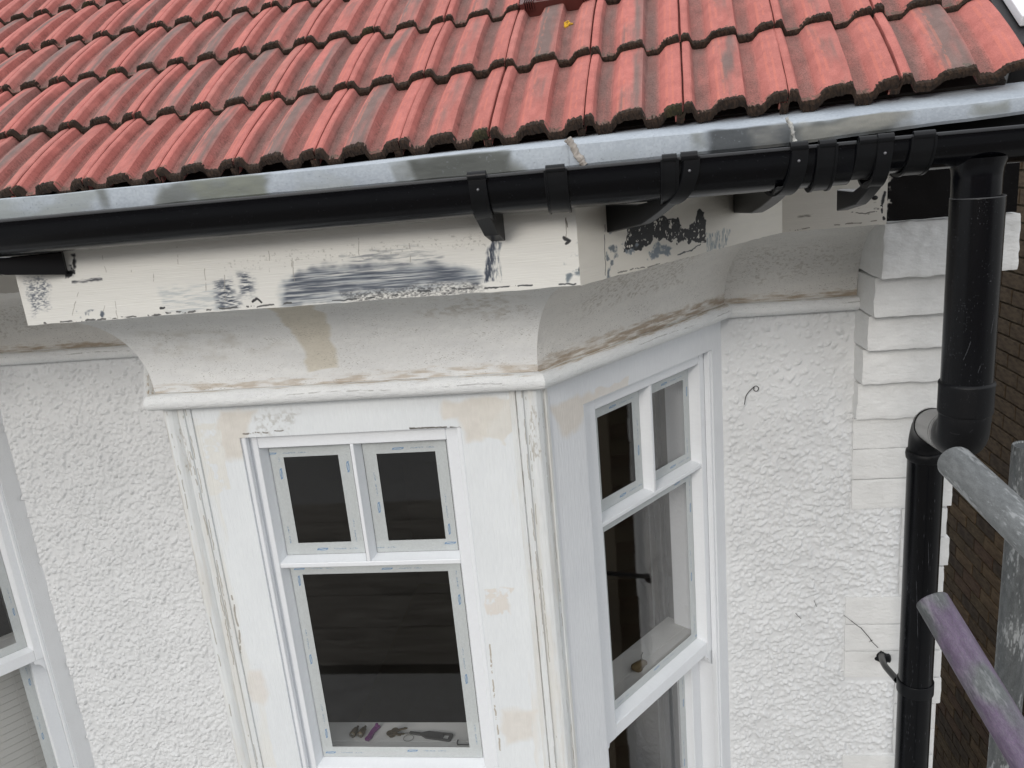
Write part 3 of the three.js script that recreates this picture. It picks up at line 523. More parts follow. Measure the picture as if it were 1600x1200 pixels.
// ------------------------------------------------------------------ cornice: cove and bead round the eaves
function coveGeo(i, prof, nl) {                                   // one straight length between plan corners i and i+1
  const pos = [], uv = [], idx = [], P = prof.length; let acc = 0; const ln = prof.map((p, k) => k ? (acc += Math.hypot(p[0] - prof[k - 1][0], p[1] - prof[k - 1][1])) : 0);
  const a0 = corner(i, 0), b0 = corner(i + 1, 0), L = Math.hypot(b0[0] - a0[0], b0[1] - a0[1]), t = [(b0[0] - a0[0]) / L, (b0[1] - a0[1]) / L];
  for (let q = 0; q <= nl; q++) prof.forEach(([o, y], k) => {
    const a = corner(i, o), b = corner(i + 1, o), f = q / nl, x = mix(a[0], b[0], f), z = mix(a[1], b[1], f);
    const s = (x - a0[0]) * t[0] + (z - a0[1]) * t[1], nn = (fbm(s * 7 + i * 3, ln[k] * 9, 90 + i, 3) - 0.5) * 0.004;
    pos.push(x + -t[1] * -nn * 0, y, z + nn); uv.push((s + 0.15) / 1.1, ln[k] / acc);
  });
  for (let q = 0; q < nl; q++) for (let k = 0; k + 1 < P; k++) { const a = q * P + k, b = a + 1, c = a + P, d = c + 1; idx.push(a, c, d, a, d, b); }
  const g = new THREE.BufferGeometry(); g.setAttribute('position', new THREE.Float32BufferAttribute(pos, 3)); g.setAttribute('uv', new THREE.Float32BufferAttribute(uv, 2)); g.setIndex(idx); g.computeVertexNormals(); return g;
}
{
  const cov = [[0.014, 4.606]]; for (let k = 0; k <= 18; k++) { const a = k / 18 * Math.PI / 2; cov.push([0.214 - 0.198 * Math.cos(a), 4.616 + 0.186 * Math.sin(a)]); } 
  const bead = [[-0.002, 4.574]]; for (let k = 0; k <= 12; k++) { const a = -Math.PI / 2 + k / 12 * Math.PI; bead.push([0.027 + 0.0185 * Math.cos(a), 4.5935 + 0.0175 * Math.sin(a)]); } bead.push([0.012, 4.6095]);
  // along the face in metres, up the cove 0..1: 0 is the groove on top of the bead, 1 the edge behind the fascia; brown dirt has lodged in the groove
  const U = (px, py, o) => onZ(px, py, BZ + o).x - XL;
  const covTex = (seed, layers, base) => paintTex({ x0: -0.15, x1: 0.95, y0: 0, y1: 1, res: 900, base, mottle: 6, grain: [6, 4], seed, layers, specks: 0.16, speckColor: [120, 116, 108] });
  const front = covTex(401, [
    { poly: [[U(425, 505, 0.14), 1.05], [U(500, 500, 0.14), 1.05], [U(522, 545, 0.05), 0.42], [U(527, 590, 0.02), 0.12], [U(490, 602, 0.02), 0.1], [U(470, 560, 0.04), 0.34], [U(445, 525, 0.08), 0.62]], color: [203, 197, 183], warp: 0.012, wf: 12, soft: 0.006, alpha: 0.9 },
    { poly: [[0.0, 0.32], [0.16, 0.22], [0.3, 0.3], [0.2, 0.5], [0.02, 0.52]], color: [178, 174, 165], warp: 0.05, wf: 10, cover: 0.4, streak: [30, 14], alpha: 0.5, cs: 0.2, soft: 0.05 },
    { poly: [[0.6, 0.5], [0.78, 0.42], [0.79, 0.75], [0.66, 0.7]], color: [172, 166, 156], warp: 0.05, wf: 10, cover: 0.42, streak: [90, 40], alpha: 0.5, cs: 0.2, soft: 0.05 },
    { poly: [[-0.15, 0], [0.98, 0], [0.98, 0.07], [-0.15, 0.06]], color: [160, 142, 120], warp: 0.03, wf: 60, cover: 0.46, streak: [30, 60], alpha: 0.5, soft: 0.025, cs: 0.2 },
  ], [221, 222, 221]);
  const side = covTex(431, [
    { poly: [[0.1, 0.3], [0.5, 0.35], [0.4, 0.75], [0.12, 0.72]], color: [150, 143, 132], warp: 0.08, wf: 10, cover: 0.36, streak: [160, 60], alpha: 0.5, cs: 0.16, soft: 0.05 },
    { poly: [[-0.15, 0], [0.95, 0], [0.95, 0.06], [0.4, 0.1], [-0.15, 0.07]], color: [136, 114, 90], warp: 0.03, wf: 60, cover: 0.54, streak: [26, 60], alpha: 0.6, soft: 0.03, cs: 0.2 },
  ], [218, 216, 211]);
  const wall = covTex(451, [
    { poly: [[0, 0.2], [0.35, 0.25], [0.3, 0.5], [0.05, 0.55]], color: [160, 155, 146], warp: 0.08, wf: 10, cover: 0.35, streak: [140, 60], alpha: 0.45, cs: 0.16, soft: 0.05 },
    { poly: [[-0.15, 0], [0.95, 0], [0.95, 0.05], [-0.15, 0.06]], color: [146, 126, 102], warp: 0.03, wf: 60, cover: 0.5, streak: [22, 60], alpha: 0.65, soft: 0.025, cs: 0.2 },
  ], [219, 218, 214]);
  const beadTex = (seed, brown) => paintTex({ x0: -0.15, x1: 0.95, y0: 0, y1: 1, res: 900, base: [223, 225, 225], mottle: 7, grain: [10, 3], seed, specks: 0.08, layers: [{ poly: [[-0.15, 0.82], [0.95, 0.78], [0.95, 1.1], [-0.15, 1.1]], color: [146, 122, 94], warp: 0.1, wf: 60, cover: brown, streak: [26, 22], alpha: 0.75, soft: 0.08, cs: 0.18 }, { poly: [[-0.15, 0], [0.95, 0], [0.95, 0.18], [-0.15, 0.14]], color: [168, 165, 158], warp: 0.1, wf: 30, cover: 0.42, streak: [26, 16], alpha: 0.5, soft: 0.06, cs: 0.18 }], lines: [{ pts: [[0.3, 0.62], [0.38, 0.64], [0.5, 0.6]], width: 0.010, color: [176, 176, 174], gap: 0.5 }, { pts: [[0.62, 0.6], [0.68, 0.62], [0.72, 0.6]], width: 0.010, color: [172, 172, 172], gap: 0.48 }] });
  const bm = bumpOf(plasterBump, 3, 0.8);
  const M = t => std({ map: t, roughness: 0.75, bumpMap: bm, bumpScale: 0.0016 });
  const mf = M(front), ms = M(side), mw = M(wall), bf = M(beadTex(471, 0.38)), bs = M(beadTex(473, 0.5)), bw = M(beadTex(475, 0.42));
  const c = thing('eaves_cornice', 'weathered cream plaster cornice with concave cove and rounded bead under the fascia', 'cornice');
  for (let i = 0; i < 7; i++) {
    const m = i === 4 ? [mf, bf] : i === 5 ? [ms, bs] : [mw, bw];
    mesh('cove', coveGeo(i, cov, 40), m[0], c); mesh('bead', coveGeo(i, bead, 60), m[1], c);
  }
}

// ------------------------------------------------------------------ fascia boards
{
  const zf = BZ + O_FAS, ff = (x, y) => { const p = onZ(x, y, zf); return [p.x, p.y]; }, cf = (x, y) => onCant(x, y, O_FAS), wf = (x, y) => { const p = onZ(x, y, O_FAS); return [p.x, p.y]; };
  const NAVY = [48, 56, 70], INK = [16, 17, 21], CREAM = [219, 218, 212];
  const xa = corner(4, O_FAS)[0], xb = corner(5, O_FAS)[0];
  const fTex = paintTex({
    x0: xa, x1: xb, y0: 4.795, y1: 4.995, res: 1800, base: CREAM, mottle: 4, grain: [3, 20], seed: 501,
    layers: [
      { poly: P2([[438, 482], [442, 440], [470, 425], [560, 412], [680, 410], [748, 422], [752, 440], [690, 452], [560, 462], [470, 478]], ff), color: [120, 130, 140], warp: 0.01, wf: 40, cover: 0.62, streak: [18, 260], alpha: 0.55, cs: 0.3, soft: 0.008 },
      { poly: P2([[440, 478], [445, 440], [470, 424], [560, 414], [690, 414], [748, 424], [750, 440], [640, 448], [560, 455], [470, 474]], ff), color: NAVY, warp: 0.012, wf: 40, cover: 0.5, streak: [22, 560], vary: 14, cs: 0.3, soft: 0.009, alpha: 0.92 },
      { poly: P2([[530, 460], [700, 442], [760, 448], [700, 466], [560, 474]], ff), color: INK, warp: 0.008, wf: 60, cover: 0.46, streak: [300, 500], cs: 0.3, alpha: 0.6, soft: 0.008 },
      { poly: P2([[540, 405], [620, 385], [690, 395], [680, 415], [560, 420]], ff), color: [92, 98, 106], warp: 0.012, wf: 40, cover: 0.42, streak: [40, 420], alpha: 0.7, cs: 0.2, soft: 0.008 },
      { poly: P2([[336, 440], [362, 440], [374, 478], [340, 482]], ff), color: NAVY, warp: 0.008, wf: 60, cover: 0.5, streak: [120, 600], cs: 0.28, soft: 0.009 },
      { poly: P2([[372, 425], [396, 425], [398, 460], [374, 462]], ff), color: NAVY, warp: 0.008, wf: 60, cover: 0.48, streak: [120, 600], cs: 0.28, soft: 0.009 },
      { poly: P2([[250, 455], [340, 445], [345, 485], [260, 490]], ff), color: [160, 168, 172], warp: 0.01, wf: 40, cover: 0.46, streak: [60, 420], alpha: 0.6, cs: 0.25, soft: 0.008 },
      { poly: P2([[44, 436], [72, 436], [74, 476], [50, 490]], ff), color: NAVY, warp: 0.01, wf: 60, cover: 0.44, streak: [260, 500], cs: 0.26, soft: 0.008, alpha: 0.8 },
      { poly: P2([[104, 398], [118, 398], [116, 432], [104, 434]], ff), color: INK, warp: 0.006, wf: 80, cover: 0.5 },
      { poly: P2([[110, 432], [160, 428], [160, 440], [112, 442]], ff), color: [70, 72, 76], warp: 0.006, wf: 60, cover: 0.38, streak: [30, 140] },
      { poly: P2([[766, 372], [776, 372], [774, 410], [770, 440], [755, 440], [762, 410]], ff), color: NAVY, warp: 0.006, wf: 60, cover: 0.6, streak: [420, 90], cs: 0.2 },
      { poly: P2([[772, 375], [784, 378], [782, 440], [775, 440]], ff), color: [96, 104, 112], warp: 0.006, wf: 60, cover: 0.44, streak: [420, 90], cs: 0.2 },
      { poly: P2([[880, 405], [905, 368], [910, 380], [906, 430], [885, 440]], ff), color: [110, 120, 126], warp: 0.008, wf: 50, cover: 0.42 },
      { poly: P2([[100, 490], [160, 486], [165, 505], [110, 508]], ff), color: [80, 88, 98], warp: 0.008, wf: 60, cover: 0.34 },
      { poly: P2([[340, 405], [760, 365], [760, 385], [340, 425]], ff), color: [128, 126, 120], warp: 0.01, wf: 40, cover: 0.30, streak: [260, 300], cs: 0.12, alpha: 0.4 },
    ],
    lines: [
      { pts: P2([[395, 470], [402, 466], [408, 472]], ff), width: 0.0014, color: INK, gap: 0.2 }, { pts: P2([[250, 481], [256, 479]], ff), width: 0.0018, color: INK, gap: 0.1 },
      { pts: P2([[880, 372], [888, 375], [884, 380]], ff), width: 0.0018, color: INK, gap: 0.1 }, { pts: P2([[888, 355], [885, 340], [885, 372]], ff), width: 0.0006, color: [110, 104, 96], gap: 0.2 },
      { pts: P2([[908, 375], [910, 400], [905, 425]], ff), width: 0.001, color: [80, 84, 84], gap: 0.44 },
      ...[[122, 456, 112, 492], [160, 400, 166, 425], [276, 385, 278, 412], [205, 408, 206, 424], [237, 412, 240, 440], [350, 430, 352, 470], [455, 392, 457, 418], [458, 408, 460, 440], [165, 470, 160, 500], [180, 470, 184, 500], [560, 372, 561, 398], [640, 380, 641, 410], [320, 420, 321, 455], [420, 392, 421, 425]].map(([a, b, c, d]) => ({ pts: P2([[a, b], [c, d]], ff), width: 0.0006, color: [150, 146, 138], gap: 0.36, warp: 0.002, alpha: 0.7 })),
      { pts: P2([[55, 506], [150, 500], [300, 486], [460, 474]], ff), width: 0.0012, color: [70, 70, 70], gap: 0.5 }, { pts: P2([[520, 470], [700, 452], [900, 443]], ff), width: 0.001, color: [60, 62, 64], gap: 0.5 },
    ],
  });
  const cTex = paintTex({
    x0: 0, x1: 0.75, y0: 4.795, y1: 4.995, res: 1700, base: [220, 216, 206], mottle: 4, grain: [3, 20], seed: 541,
    layers: [
      { poly: P2([[976, 392], [982, 352], [1012, 346], [1030, 338], [1058, 340], [1064, 356], [1082, 350], [1090, 330], [1101, 330], [1103, 380], [1080, 378], [1050, 376], [1025, 372], [1000, 392]], cf), color: INK, warp: 0.009, wf: 70, cover: 0.68, streak: [170, 170], vary: 4, cs: 0.05, soft: 0.001 },
      { poly: P2([[965, 385], [1000, 380], [1060, 380], [1060, 392], [990, 410]], cf), color: [118, 128, 136], warp: 0.01, wf: 50, cover: 0.4 },
      { poly: P2([[945, 360], [960, 358], [968, 430], [950, 432]], cf), color: [110, 118, 124], warp: 0.008, wf: 60, cover: 0.4 },
      { poly: P2([[1103, 365], [1140, 358], [1135, 385], [1105, 392]], cf), color: [130, 142, 148], warp: 0.008, wf: 60, cover: 0.46, streak: [420, 120], cs: 0.2 },
    ],
    lines: [{ pts: P2([[1058, 398], [1080, 390], [1095, 382]], cf), width: 0.0012, color: [60, 62, 64], gap: 0.2 }, { pts: P2([[950, 430], [1000, 418], [1100, 400], [1180, 376]], cf), width: 0.0008, color: [110, 108, 102], gap: 0.48 }, { pts: P2([[945, 350], [946, 430]], cf), width: 0.0008, color: [100, 98, 94], gap: 0.4 }],
  });
  const wTex = paintTex({
    x0: 0.3, x1: 0.62, y0: 4.795, y1: 4.995, res: 1700, base: [218, 214, 205], mottle: 4, grain: [3, 20], seed: 561,
    layers: [{ poly: P2([[1250, 330], [1280, 328], [1275, 345], [1245, 348]], wf), color: [140, 136, 128], warp: 0.006, cover: 0.36, streak: [30, 90] }, { poly: P2([[1330, 325], [1372, 320], [1370, 336], [1332, 338]], wf), color: [110, 106, 100], warp: 0.008, cover: 0.34, streak: [60, 110] }],
    lines: [{ pts: P2([[1328, 322], [1330, 332], [1350, 333], [1370, 330]], wf), width: 0.0009, color: [90, 86, 80], gap: 0.38 }, { pts: P2([[1225, 362], [1300, 352], [1380, 344]], wf), width: 0.0009, color: [120, 114, 104], gap: 0.46 }, { pts: P2([[1382, 300], [1378, 320], [1381, 342]], wf), width: 0.0022, color: INK, gap: 0.36 }],
  });
  const blackTex = paintTex({ x0: 0, x1: 0.3, y0: 0, y1: 0.2, res: 1400, base: [9, 9, 11], mottle: 3, grain: [3, 40], seed: 581, specks: 0.02, speckColor: [70, 70, 72], layers: [{ poly: [[0, 0], [0.012, 0], [0.01, 0.12], [0, 0.12]], color: [200, 196, 188], cover: 0.45, warp: 0.008, wf: 90 }] });
  const bb = bumpOf(brushBump, 1, 1); bb.rotation = Math.PI / 2; bb.needsUpdate = true;
  const mat = t => std({ map: t, roughness: 0.5, bumpMap: bb, bumpScale: 0.0006 });
  const board = (i, name, label, m, uvf, d = 0.024, rough = 0.0008) => {             // mitred board between plan corners
    const pos = [], idx = [], n = 60, o0 = O_FAS - d, o1 = O_FAS, y0 = Y_FAS, y1 = 4.992, ring = [[o1, y0], [o1, y1], [o0, y1], [o0, y0]];
    const rows = []; for (let k = 0; k <= n; k++) rows.push(ring.map(([o, y]) => { const a = corner(i, o), b = corner(i + 1, o), f = k / n; const jy = y === y0 ? (fbm(f * 40, i, 60, 3) - 0.5) * 0.003 : 0; return [mix(a[0], b[0], f), y + jy, mix(a[1], b[1], f)]; }));
    const quad = (a, b, c, e) => { for (const p of [a, b, c, a, c, e]) pos.push(...p); };
    for (let k = 0; k < n; k++) for (let s = 0; s < 4; s++) { const t = (s + 1) % 4; quad(rows[k][s], rows[k + 1][s], rows[k + 1][t], rows[k][t]); }
    quad(rows[0][0], rows[0][1], rows[0][2], rows[0][3]); quad(rows[n][3], rows[n][2], rows[n][1], rows[n][0]);
    const g = new THREE.BufferGeometry(); g.setAttribute('position', new THREE.Float32BufferAttribute(pos, 3)); g.computeVertexNormals(); planarUV(g, uvf[0], uvf[1]);
    return tag(mesh('fascia_board', g, m), label, 'fascia', 'fascia boards under the gutter');
  };
  const vv = (x, y) => (y - 4.795) / 0.2;
  const plainF = mat(paintTex({ x0: 0, x1: 0.5, y0: 0, y1: 0.2, res: 1000, base: [220, 217, 208], mottle: 4, grain: [3, 20], seed: 599, layers: [{ poly: [[0.0, 0.04], [0.5, 0.05], [0.5, 0.2], [0, 0.2]], color: INK, cover: 0.5, warp: 0.02, wf: 30, streak: [20, 40] }] }));
  board(4, 'fascia_board', 'cream fascia board over the bay front with blue black scraped patches', mat(fTex), [x => (x - xa) / (xb - xa), vv]);
  const c5 = corner(5, O_FAS);
  board(5, 'fascia_board', 'cream fascia board over the canted side with a bare black flaked patch', mat(cTex), [(x, y, z) => ((x - c5[0]) * Math.cos(TH) - (z - c5[1]) * Math.sin(TH)) / 0.75, vv]);
  board(6, 'fascia_board', 'plain cream fascia board over the wall, ending at the black board', mat(wTex), [x => (x - 0.3) / 0.32, vv]);
  board(3, 'fascia_board', 'fascia board over the hidden far canted side of the bay', plainF, [(x, y, z) => (x + z) / 0.5, vv]);
  board(2, 'fascia_board', 'fascia board with black flaking paint above the wall between bays', plainF, [x => x / 0.5, vv]);
  { const g = roughen(box(PIER + 0.002, 0.862, 4.806, 4.992, 0.19, 0.211, 40, 14, 2), 0.0016, 40, 71); planarUV(g, x => (x - PIER) / 0.3, (x, y) => (y - 4.8) / 0.2); tag(mesh('fascia_board', g, phys({ map: blackTex, roughness: 0.3, specularIntensity: 0.5 })), 'gloss black fascia board above the white corbel bricks', 'fascia', 'fascia boards under the gutter'); }
  // drip of mastic hole left by an old screw
  const s = onZ(1367, 309, O_FAS); tag(mesh('screw_hole_plug', new THREE.SphereGeometry(0.0055, 14, 10).scale(1.2, 0.9, 0.5).translate(s.x, s.y, s.z), std({ color: 0x0b0b0d, roughness: 0.5 })), 'small black screw head near the end of the plain cream fascia', 'screw');
}

// ------------------------------------------------------------------ roof: every tile its own piece
const RO = new THREE.Vector3(-0.0361, 5.0606, 0.80), TP = 0.1497, TG = 0.2194;
{
  const roof = thing('tiled_roof', 'red concrete interlocking tiled roof with mossy tile edges', 'roof', RO.toArray());
  roof.rotation.set(0.5715, -0.0886, 0.0189, 'YZX');
  const prof = [[-0.013, -0.0125], [0.0006, -0.0125], [0.0016, -0.0012], [0.004, 0], [0.0110, -0.0002], [0.0135, -0.0016], [0.0180, -0.0122], [0.0205, -0.0138], [0.037, -0.0138], [0.0405, -0.0128], [0.0500, -0.0034], [0.0535, -0.0022], [0.060, -0.0012], [0.085, 0], [0.0885, -0.0012], [0.0925, -0.0122], [0.095, -0.0140], [0.111, -0.0138], [0.1145, -0.0128], [0.1245, -0.0034], [0.128, -0.0022], [0.134, -0.0010], [0.1465, 0], [TP - 0.0012, -0.0012], [TP - 0.001, -0.008]].map(([x, y]) => [x, y * 1.22]);
  const LEN = TG + 0.045, TK = 0.0105, NL = 7;
  const yAt = d => -d / TG * (TK + 0.0025) + 0.0075 * 4 * (d / LEN) * (1 - d / LEN);
  function tileGeo(seed) {
    const pos = [], uv = [], tri = (a, b, c) => { for (const q of [a, b, c]) { pos.push(q[0], q[1], q[2]); uv.push(q[0] / TP, -q[2] / LEN); } }, quad = (a, b, c, d) => { tri(a, b, c); tri(a, c, d); };
    const V = (i, d, bot) => { const n = (fbm(prof[i][0] * 60, d * 40, seed, 3) - 0.5) * 0.0016; return [prof[i][0] + (bot ? 0 : (noise(i, d * 60, seed + 4) - 0.5) * 0.0009), prof[i][1] + yAt(d) + n - (bot ? TK : 0), -d + (d === 0 ? (noise(i * 1.3, 5, seed) - 0.5) * 0.004 : 0)]; };
    for (let k = 0; k < NL; k++) { const d0 = k / NL * LEN, d1 = (k + 1) / NL * LEN; for (let i = 0; i + 1 < prof.length; i++) quad(V(i, d0), V(i + 1, d0), V(i + 1, d1), V(i, d1)); }
    for (let i = 0; i + 1 < prof.length; i++) { quad(V(i, 0, 1), V(i + 1, 0, 1), V(i + 1, 0), V(i, 0)); quad(V(i + 1, 0, 1), V(i, 0, 1), V(i, LEN, 1), V(i + 1, LEN, 1)); }
    const e = prof.length - 1; quad(V(e, 0, 1), V(e, LEN, 1), V(e, LEN), V(e, 0));
    const g = new THREE.BufferGeometry(); g.setAttribute('position', new THREE.Float32BufferAttribute(pos, 3)); g.setAttribute('uv', new THREE.Float32BufferAttribute(uv, 2)); return toCreasedNormals(g, 0.5);
  }
  function mossGeo(seed) {                                        // dark crumbly moss along the nose of a tile
    const N = 90, ringN = 6, pos = [], col = [], idx = [], h = x => { for (let i = 0; i + 1 < prof.length; i++) if (x <= prof[i + 1][0]) { const t = (x - prof[i][0]) / (prof[i + 1][0] - prof[i][0] || 1); return mix(prof[i][1], prof[i + 1][1], t); } return prof[prof.length - 1][1]; };
    for (let k = 0; k <= N; k++) {
      const x = mix(-0.011, TP - 0.002, k / N), y = h(x), f = fbm(x * 90, seed * 3.1, seed, 3), gr = 0.7 * sstep(0.64, 0.8, fbm(x * 14, seed * 1.7, seed + 9, 2));
      const F = q => fbm(x * 110, q * 2.3 + seed * 3.1, seed + q, 3), f1 = F(1), f2 = F(2), f3 = F(3);
      const pts = [[y + 0.0006 + f * 0.0012, -0.003 - f * 0.006], [y + 0.0008 + f1 * 0.0014, 0.0015], [y - 0.0018, 0.0028 + f2 * 0.002], [y - 0.006, 0.0026 + f3 * 0.0025], [y - TK - 0.0005 - f1 * 0.0025, 0.002 + f2 * 0.002], [y - TK - 0.001, -0.004]];
      pts.forEach(([a, b], q) => { const j = s => (hash(k, q, seed * 7 + s) - 0.5) * 0.0019; pos.push(x + j(1), a + j(2), b + j(3)); const v = 0.4 + 1.1 * hash(k * 3, q, seed); const r = mix(0.026, 0.028, gr) * v, g2 = mix(0.0145, 0.027, gr) * v, bl = mix(0.0085, 0.008, gr) * v; col.push(r, g2, bl); });
    }
    for (let k = 0; k < N; k++) for (let q = 0; q + 1 < ringN; q++) { const a = k * ringN + q, b = a + 1, c = a + ringN, d = c + 1; idx.push(a, b, d, a, d, c); }
    let g = new THREE.BufferGeometry(); g.setAttribute('position', new THREE.Float32BufferAttribute(pos, 3)); g.setAttribute('color', new THREE.Float32BufferAttribute(col, 3)); g.setIndex(idx); g = g.toNonIndexed(); g.computeVertexNormals(); return g;
  }
  const tileTex = q => dataTex(256, 384, (i, j, W, H) => {
    const u = i / W, v = j / H, r = hash(q, 2, 3), s = hash(q, 5, 3), t = hash(q, 8, 9);
    let c = [165, 100, 92]; const m = (fbm(u * 9, v * 12, 600 + q, 4) - 0.5) * 34 + (noise(i / 1.3, j / 1.3, 610 + q) - 0.5) * 22; c = [c[0] + m + r * 10, c[1] + m * 0.75 + s * 6, c[2] + m * 0.7 + s * 6];
    const grey = [100, 91, 87];
    const band = (a, b, w, str) => { const uu = u + (fbm(v * 5, q, 620, 3) - 0.5) * 0.05, e = sstep(a - w, a + w, uu) * (1 - sstep(b - w, b + w, uu)) * sstep(0.3, 0.75, fbm(u * 9, v * 2.2 + q, 630 + q, 4) + str - 0.5); c = c.map((x, k) => mix(x, grey[k] + m * 0.6, e * 0.8)); };
    band(0.35 - 0.03 * t, 0.54 + 0.05 * r, 0.06, 0.2 + 0.66 * s);     // grey weathering on the middle roll
    band(0.12, 0.25, 0.05, 0.16 + 0.5 * r); band(0.61, 0.74, 0.05, 0.12 + 0.5 * t); band(0.86, 0.93, 0.03, 0.1 * r);
    { const pn = (sstep(0.10, 0.13, u) * (1 - sstep(0.22, 0.30, u)) + sstep(0.60, 0.63, u) * (1 - sstep(0.71, 0.78, u))) * (0.3 + 0.6 * fbm(u * 12, v * 9, 645 + q, 3)); c = c.map((x, k) => mix(x, [122, 90, 84][k] + m * 0.6, pn)); }   // grit and dust lying in the pans
    const pan = (u > 0.11 && u < 0.27) || (u > 0.6 && u < 0.76);
    if (pan && noise(i / 1.6, j / 1.6, 650 + q) > 0.82 - 0.4 * fbm(u * 8, v * 8, 660 + q, 3)) c = c.map(x => x * 0.84);
    for (const e of [0.34, 0.40, 0.84, 0.90]) if (Math.abs(u - e) < 0.012 && fbm(v * 20, u * 30, 670 + q, 3) > 0.42) c = [mix(c[0], 196, 0.4), mix(c[1], 114, 0.4), mix(c[2], 96, 0.4)];   // broken brighter orange lines along the arrises
    if (v < 0.06 && fbm(u * 30, v * 60, 680 + q, 3) > 0.3 + v * 9) c = [c[0] * 0.66 + 16, c[1] * 0.75 + 14, c[2] * 0.72 + 12];
    return c;
  });
  const tg = [0, 1, 2, 3].map(q => tileGeo(700 + q)), mg = [0, 1, 2, 3, 4, 5].map(q => mossGeo(720 + q));
  const tb = dataTex(256, 256, (i, j) => 128 + (noise(i / 1.7, j / 1.7, 740) - 0.5) * 180, false); tb.repeat.set(1.5, 2);
  const tm = [0, 1, 2, 3, 4, 5, 6, 7].map(q => std({ map: tileTex(q), roughness: 0.88, bumpMap: tb, bumpScale: 0.0007 }));
  const mm = std({ vertexColors: true, roughness: 1 });
  const r = rng(99), ROWS = 9;
  for (let row = 0; row < ROWS; row++) for (let k = -17; k <= 3; k++) {
    const isVent = row === 2 && k === -1; if (isVent) { for (let q = 0; q < 6; q++) r(); continue; }
    const last = k === 3, t = mesh('tile', tg[Math.floor(r() * 4)], tm[Math.floor(r() * 8)], roof);
    t.position.set(k * TP + (r() - 0.5) * 0.0025, (r() - 0.5) * 0.0016, -row * TG + (r() - 0.5) * 0.005); t.rotation.y = (r() - 0.5) * 0.012;
    if (last) t.scale.x = 1.1;
    const ms = mesh('moss', mg[Math.floor(r() * 6)], mm, t); ms.scale.set(1, 0.85 + r() * 0.35, 0.8 + r() * 0.4);
  }
  // plastic vent tile in the third course
  {
    const v = new THREE.Group(); v.name = 'vent_tile'; v.position.set(-TP, 0.001, -2 * TG); roof.add(v);
    const pm = std({ color: new THREE.Color().setRGB(0.085, 0.022, 0.018), roughness: 0.35 });
    const body = tg[0].clone(); mesh('vent_body', body, pm, v).scale.set(1, 1, 0.98);
    mesh('vent_hood', rbox(0.03, 0.112, -0.006, 0.016, -0.13, -0.018, 0.005), pm, v);
    mesh('vent_lip', rbox(0.002, TP - 0.002, -0.027, 0.0015, -0.006, 0.0035, 0.002), pm, v);
    const rg = new THREE.BoxGeometry(0.0016, 0.017, 0.03); for (let q = 0; q < 9; q++) { const b = mesh('louvre', rg, pm, v); b.position.set(q < 5 ? 0.012 + q * 0.0042 : 0.122 + (q - 5) * 0.0045, -0.003, -0.006); }
  }
  // lichen
  { const g = new THREE.CylinderGeometry(0.012, 0.0125, 0.0016, 26, 2); const p = g.attributes.position; for (let i = 0; i < p.count; i++) { const a = Math.atan2(p.getZ(i), p.getX(i)), f = 1 + 0.22 * Math.sin(a * 5 + 1) + 0.14 * Math.sin(a * 9); p.setX(i, p.getX(i) * f * 0.95); p.setZ(i, p.getZ(i) * f * 0.8); } g.computeVertexNormals(); const lm = std({ map: dataTex(64, 64, (i, j) => { const n = fbm(i / 5, j / 5, 801, 3); return n > 0.56 ? [120, 84, 20] : [206, 160, 28]; }), roughness: 0.9 }); const l = mesh('lichen', g, lm, roof); roof.updateMatrixWorld(true); const inv = roof.matrixWorld.clone().invert(), o = camera.position.clone().applyMatrix4(inv), q = onZ(883, 38, 0.5).applyMatrix4(inv).sub(o), tt = (-0.0165 - o.y) / q.y; l.position.copy(o).addScaledVector(q, tt); l.rotation.x = 0.06; }
  // boarding below the tiles
  mesh('roof_deck', box(-2.6, 4 * TP, -0.064, -0.043, -ROWS * TG, -0.03), std({ color: new THREE.Color().setRGB(0.05, 0.045, 0.04), roughness: 1 }), roof);
}

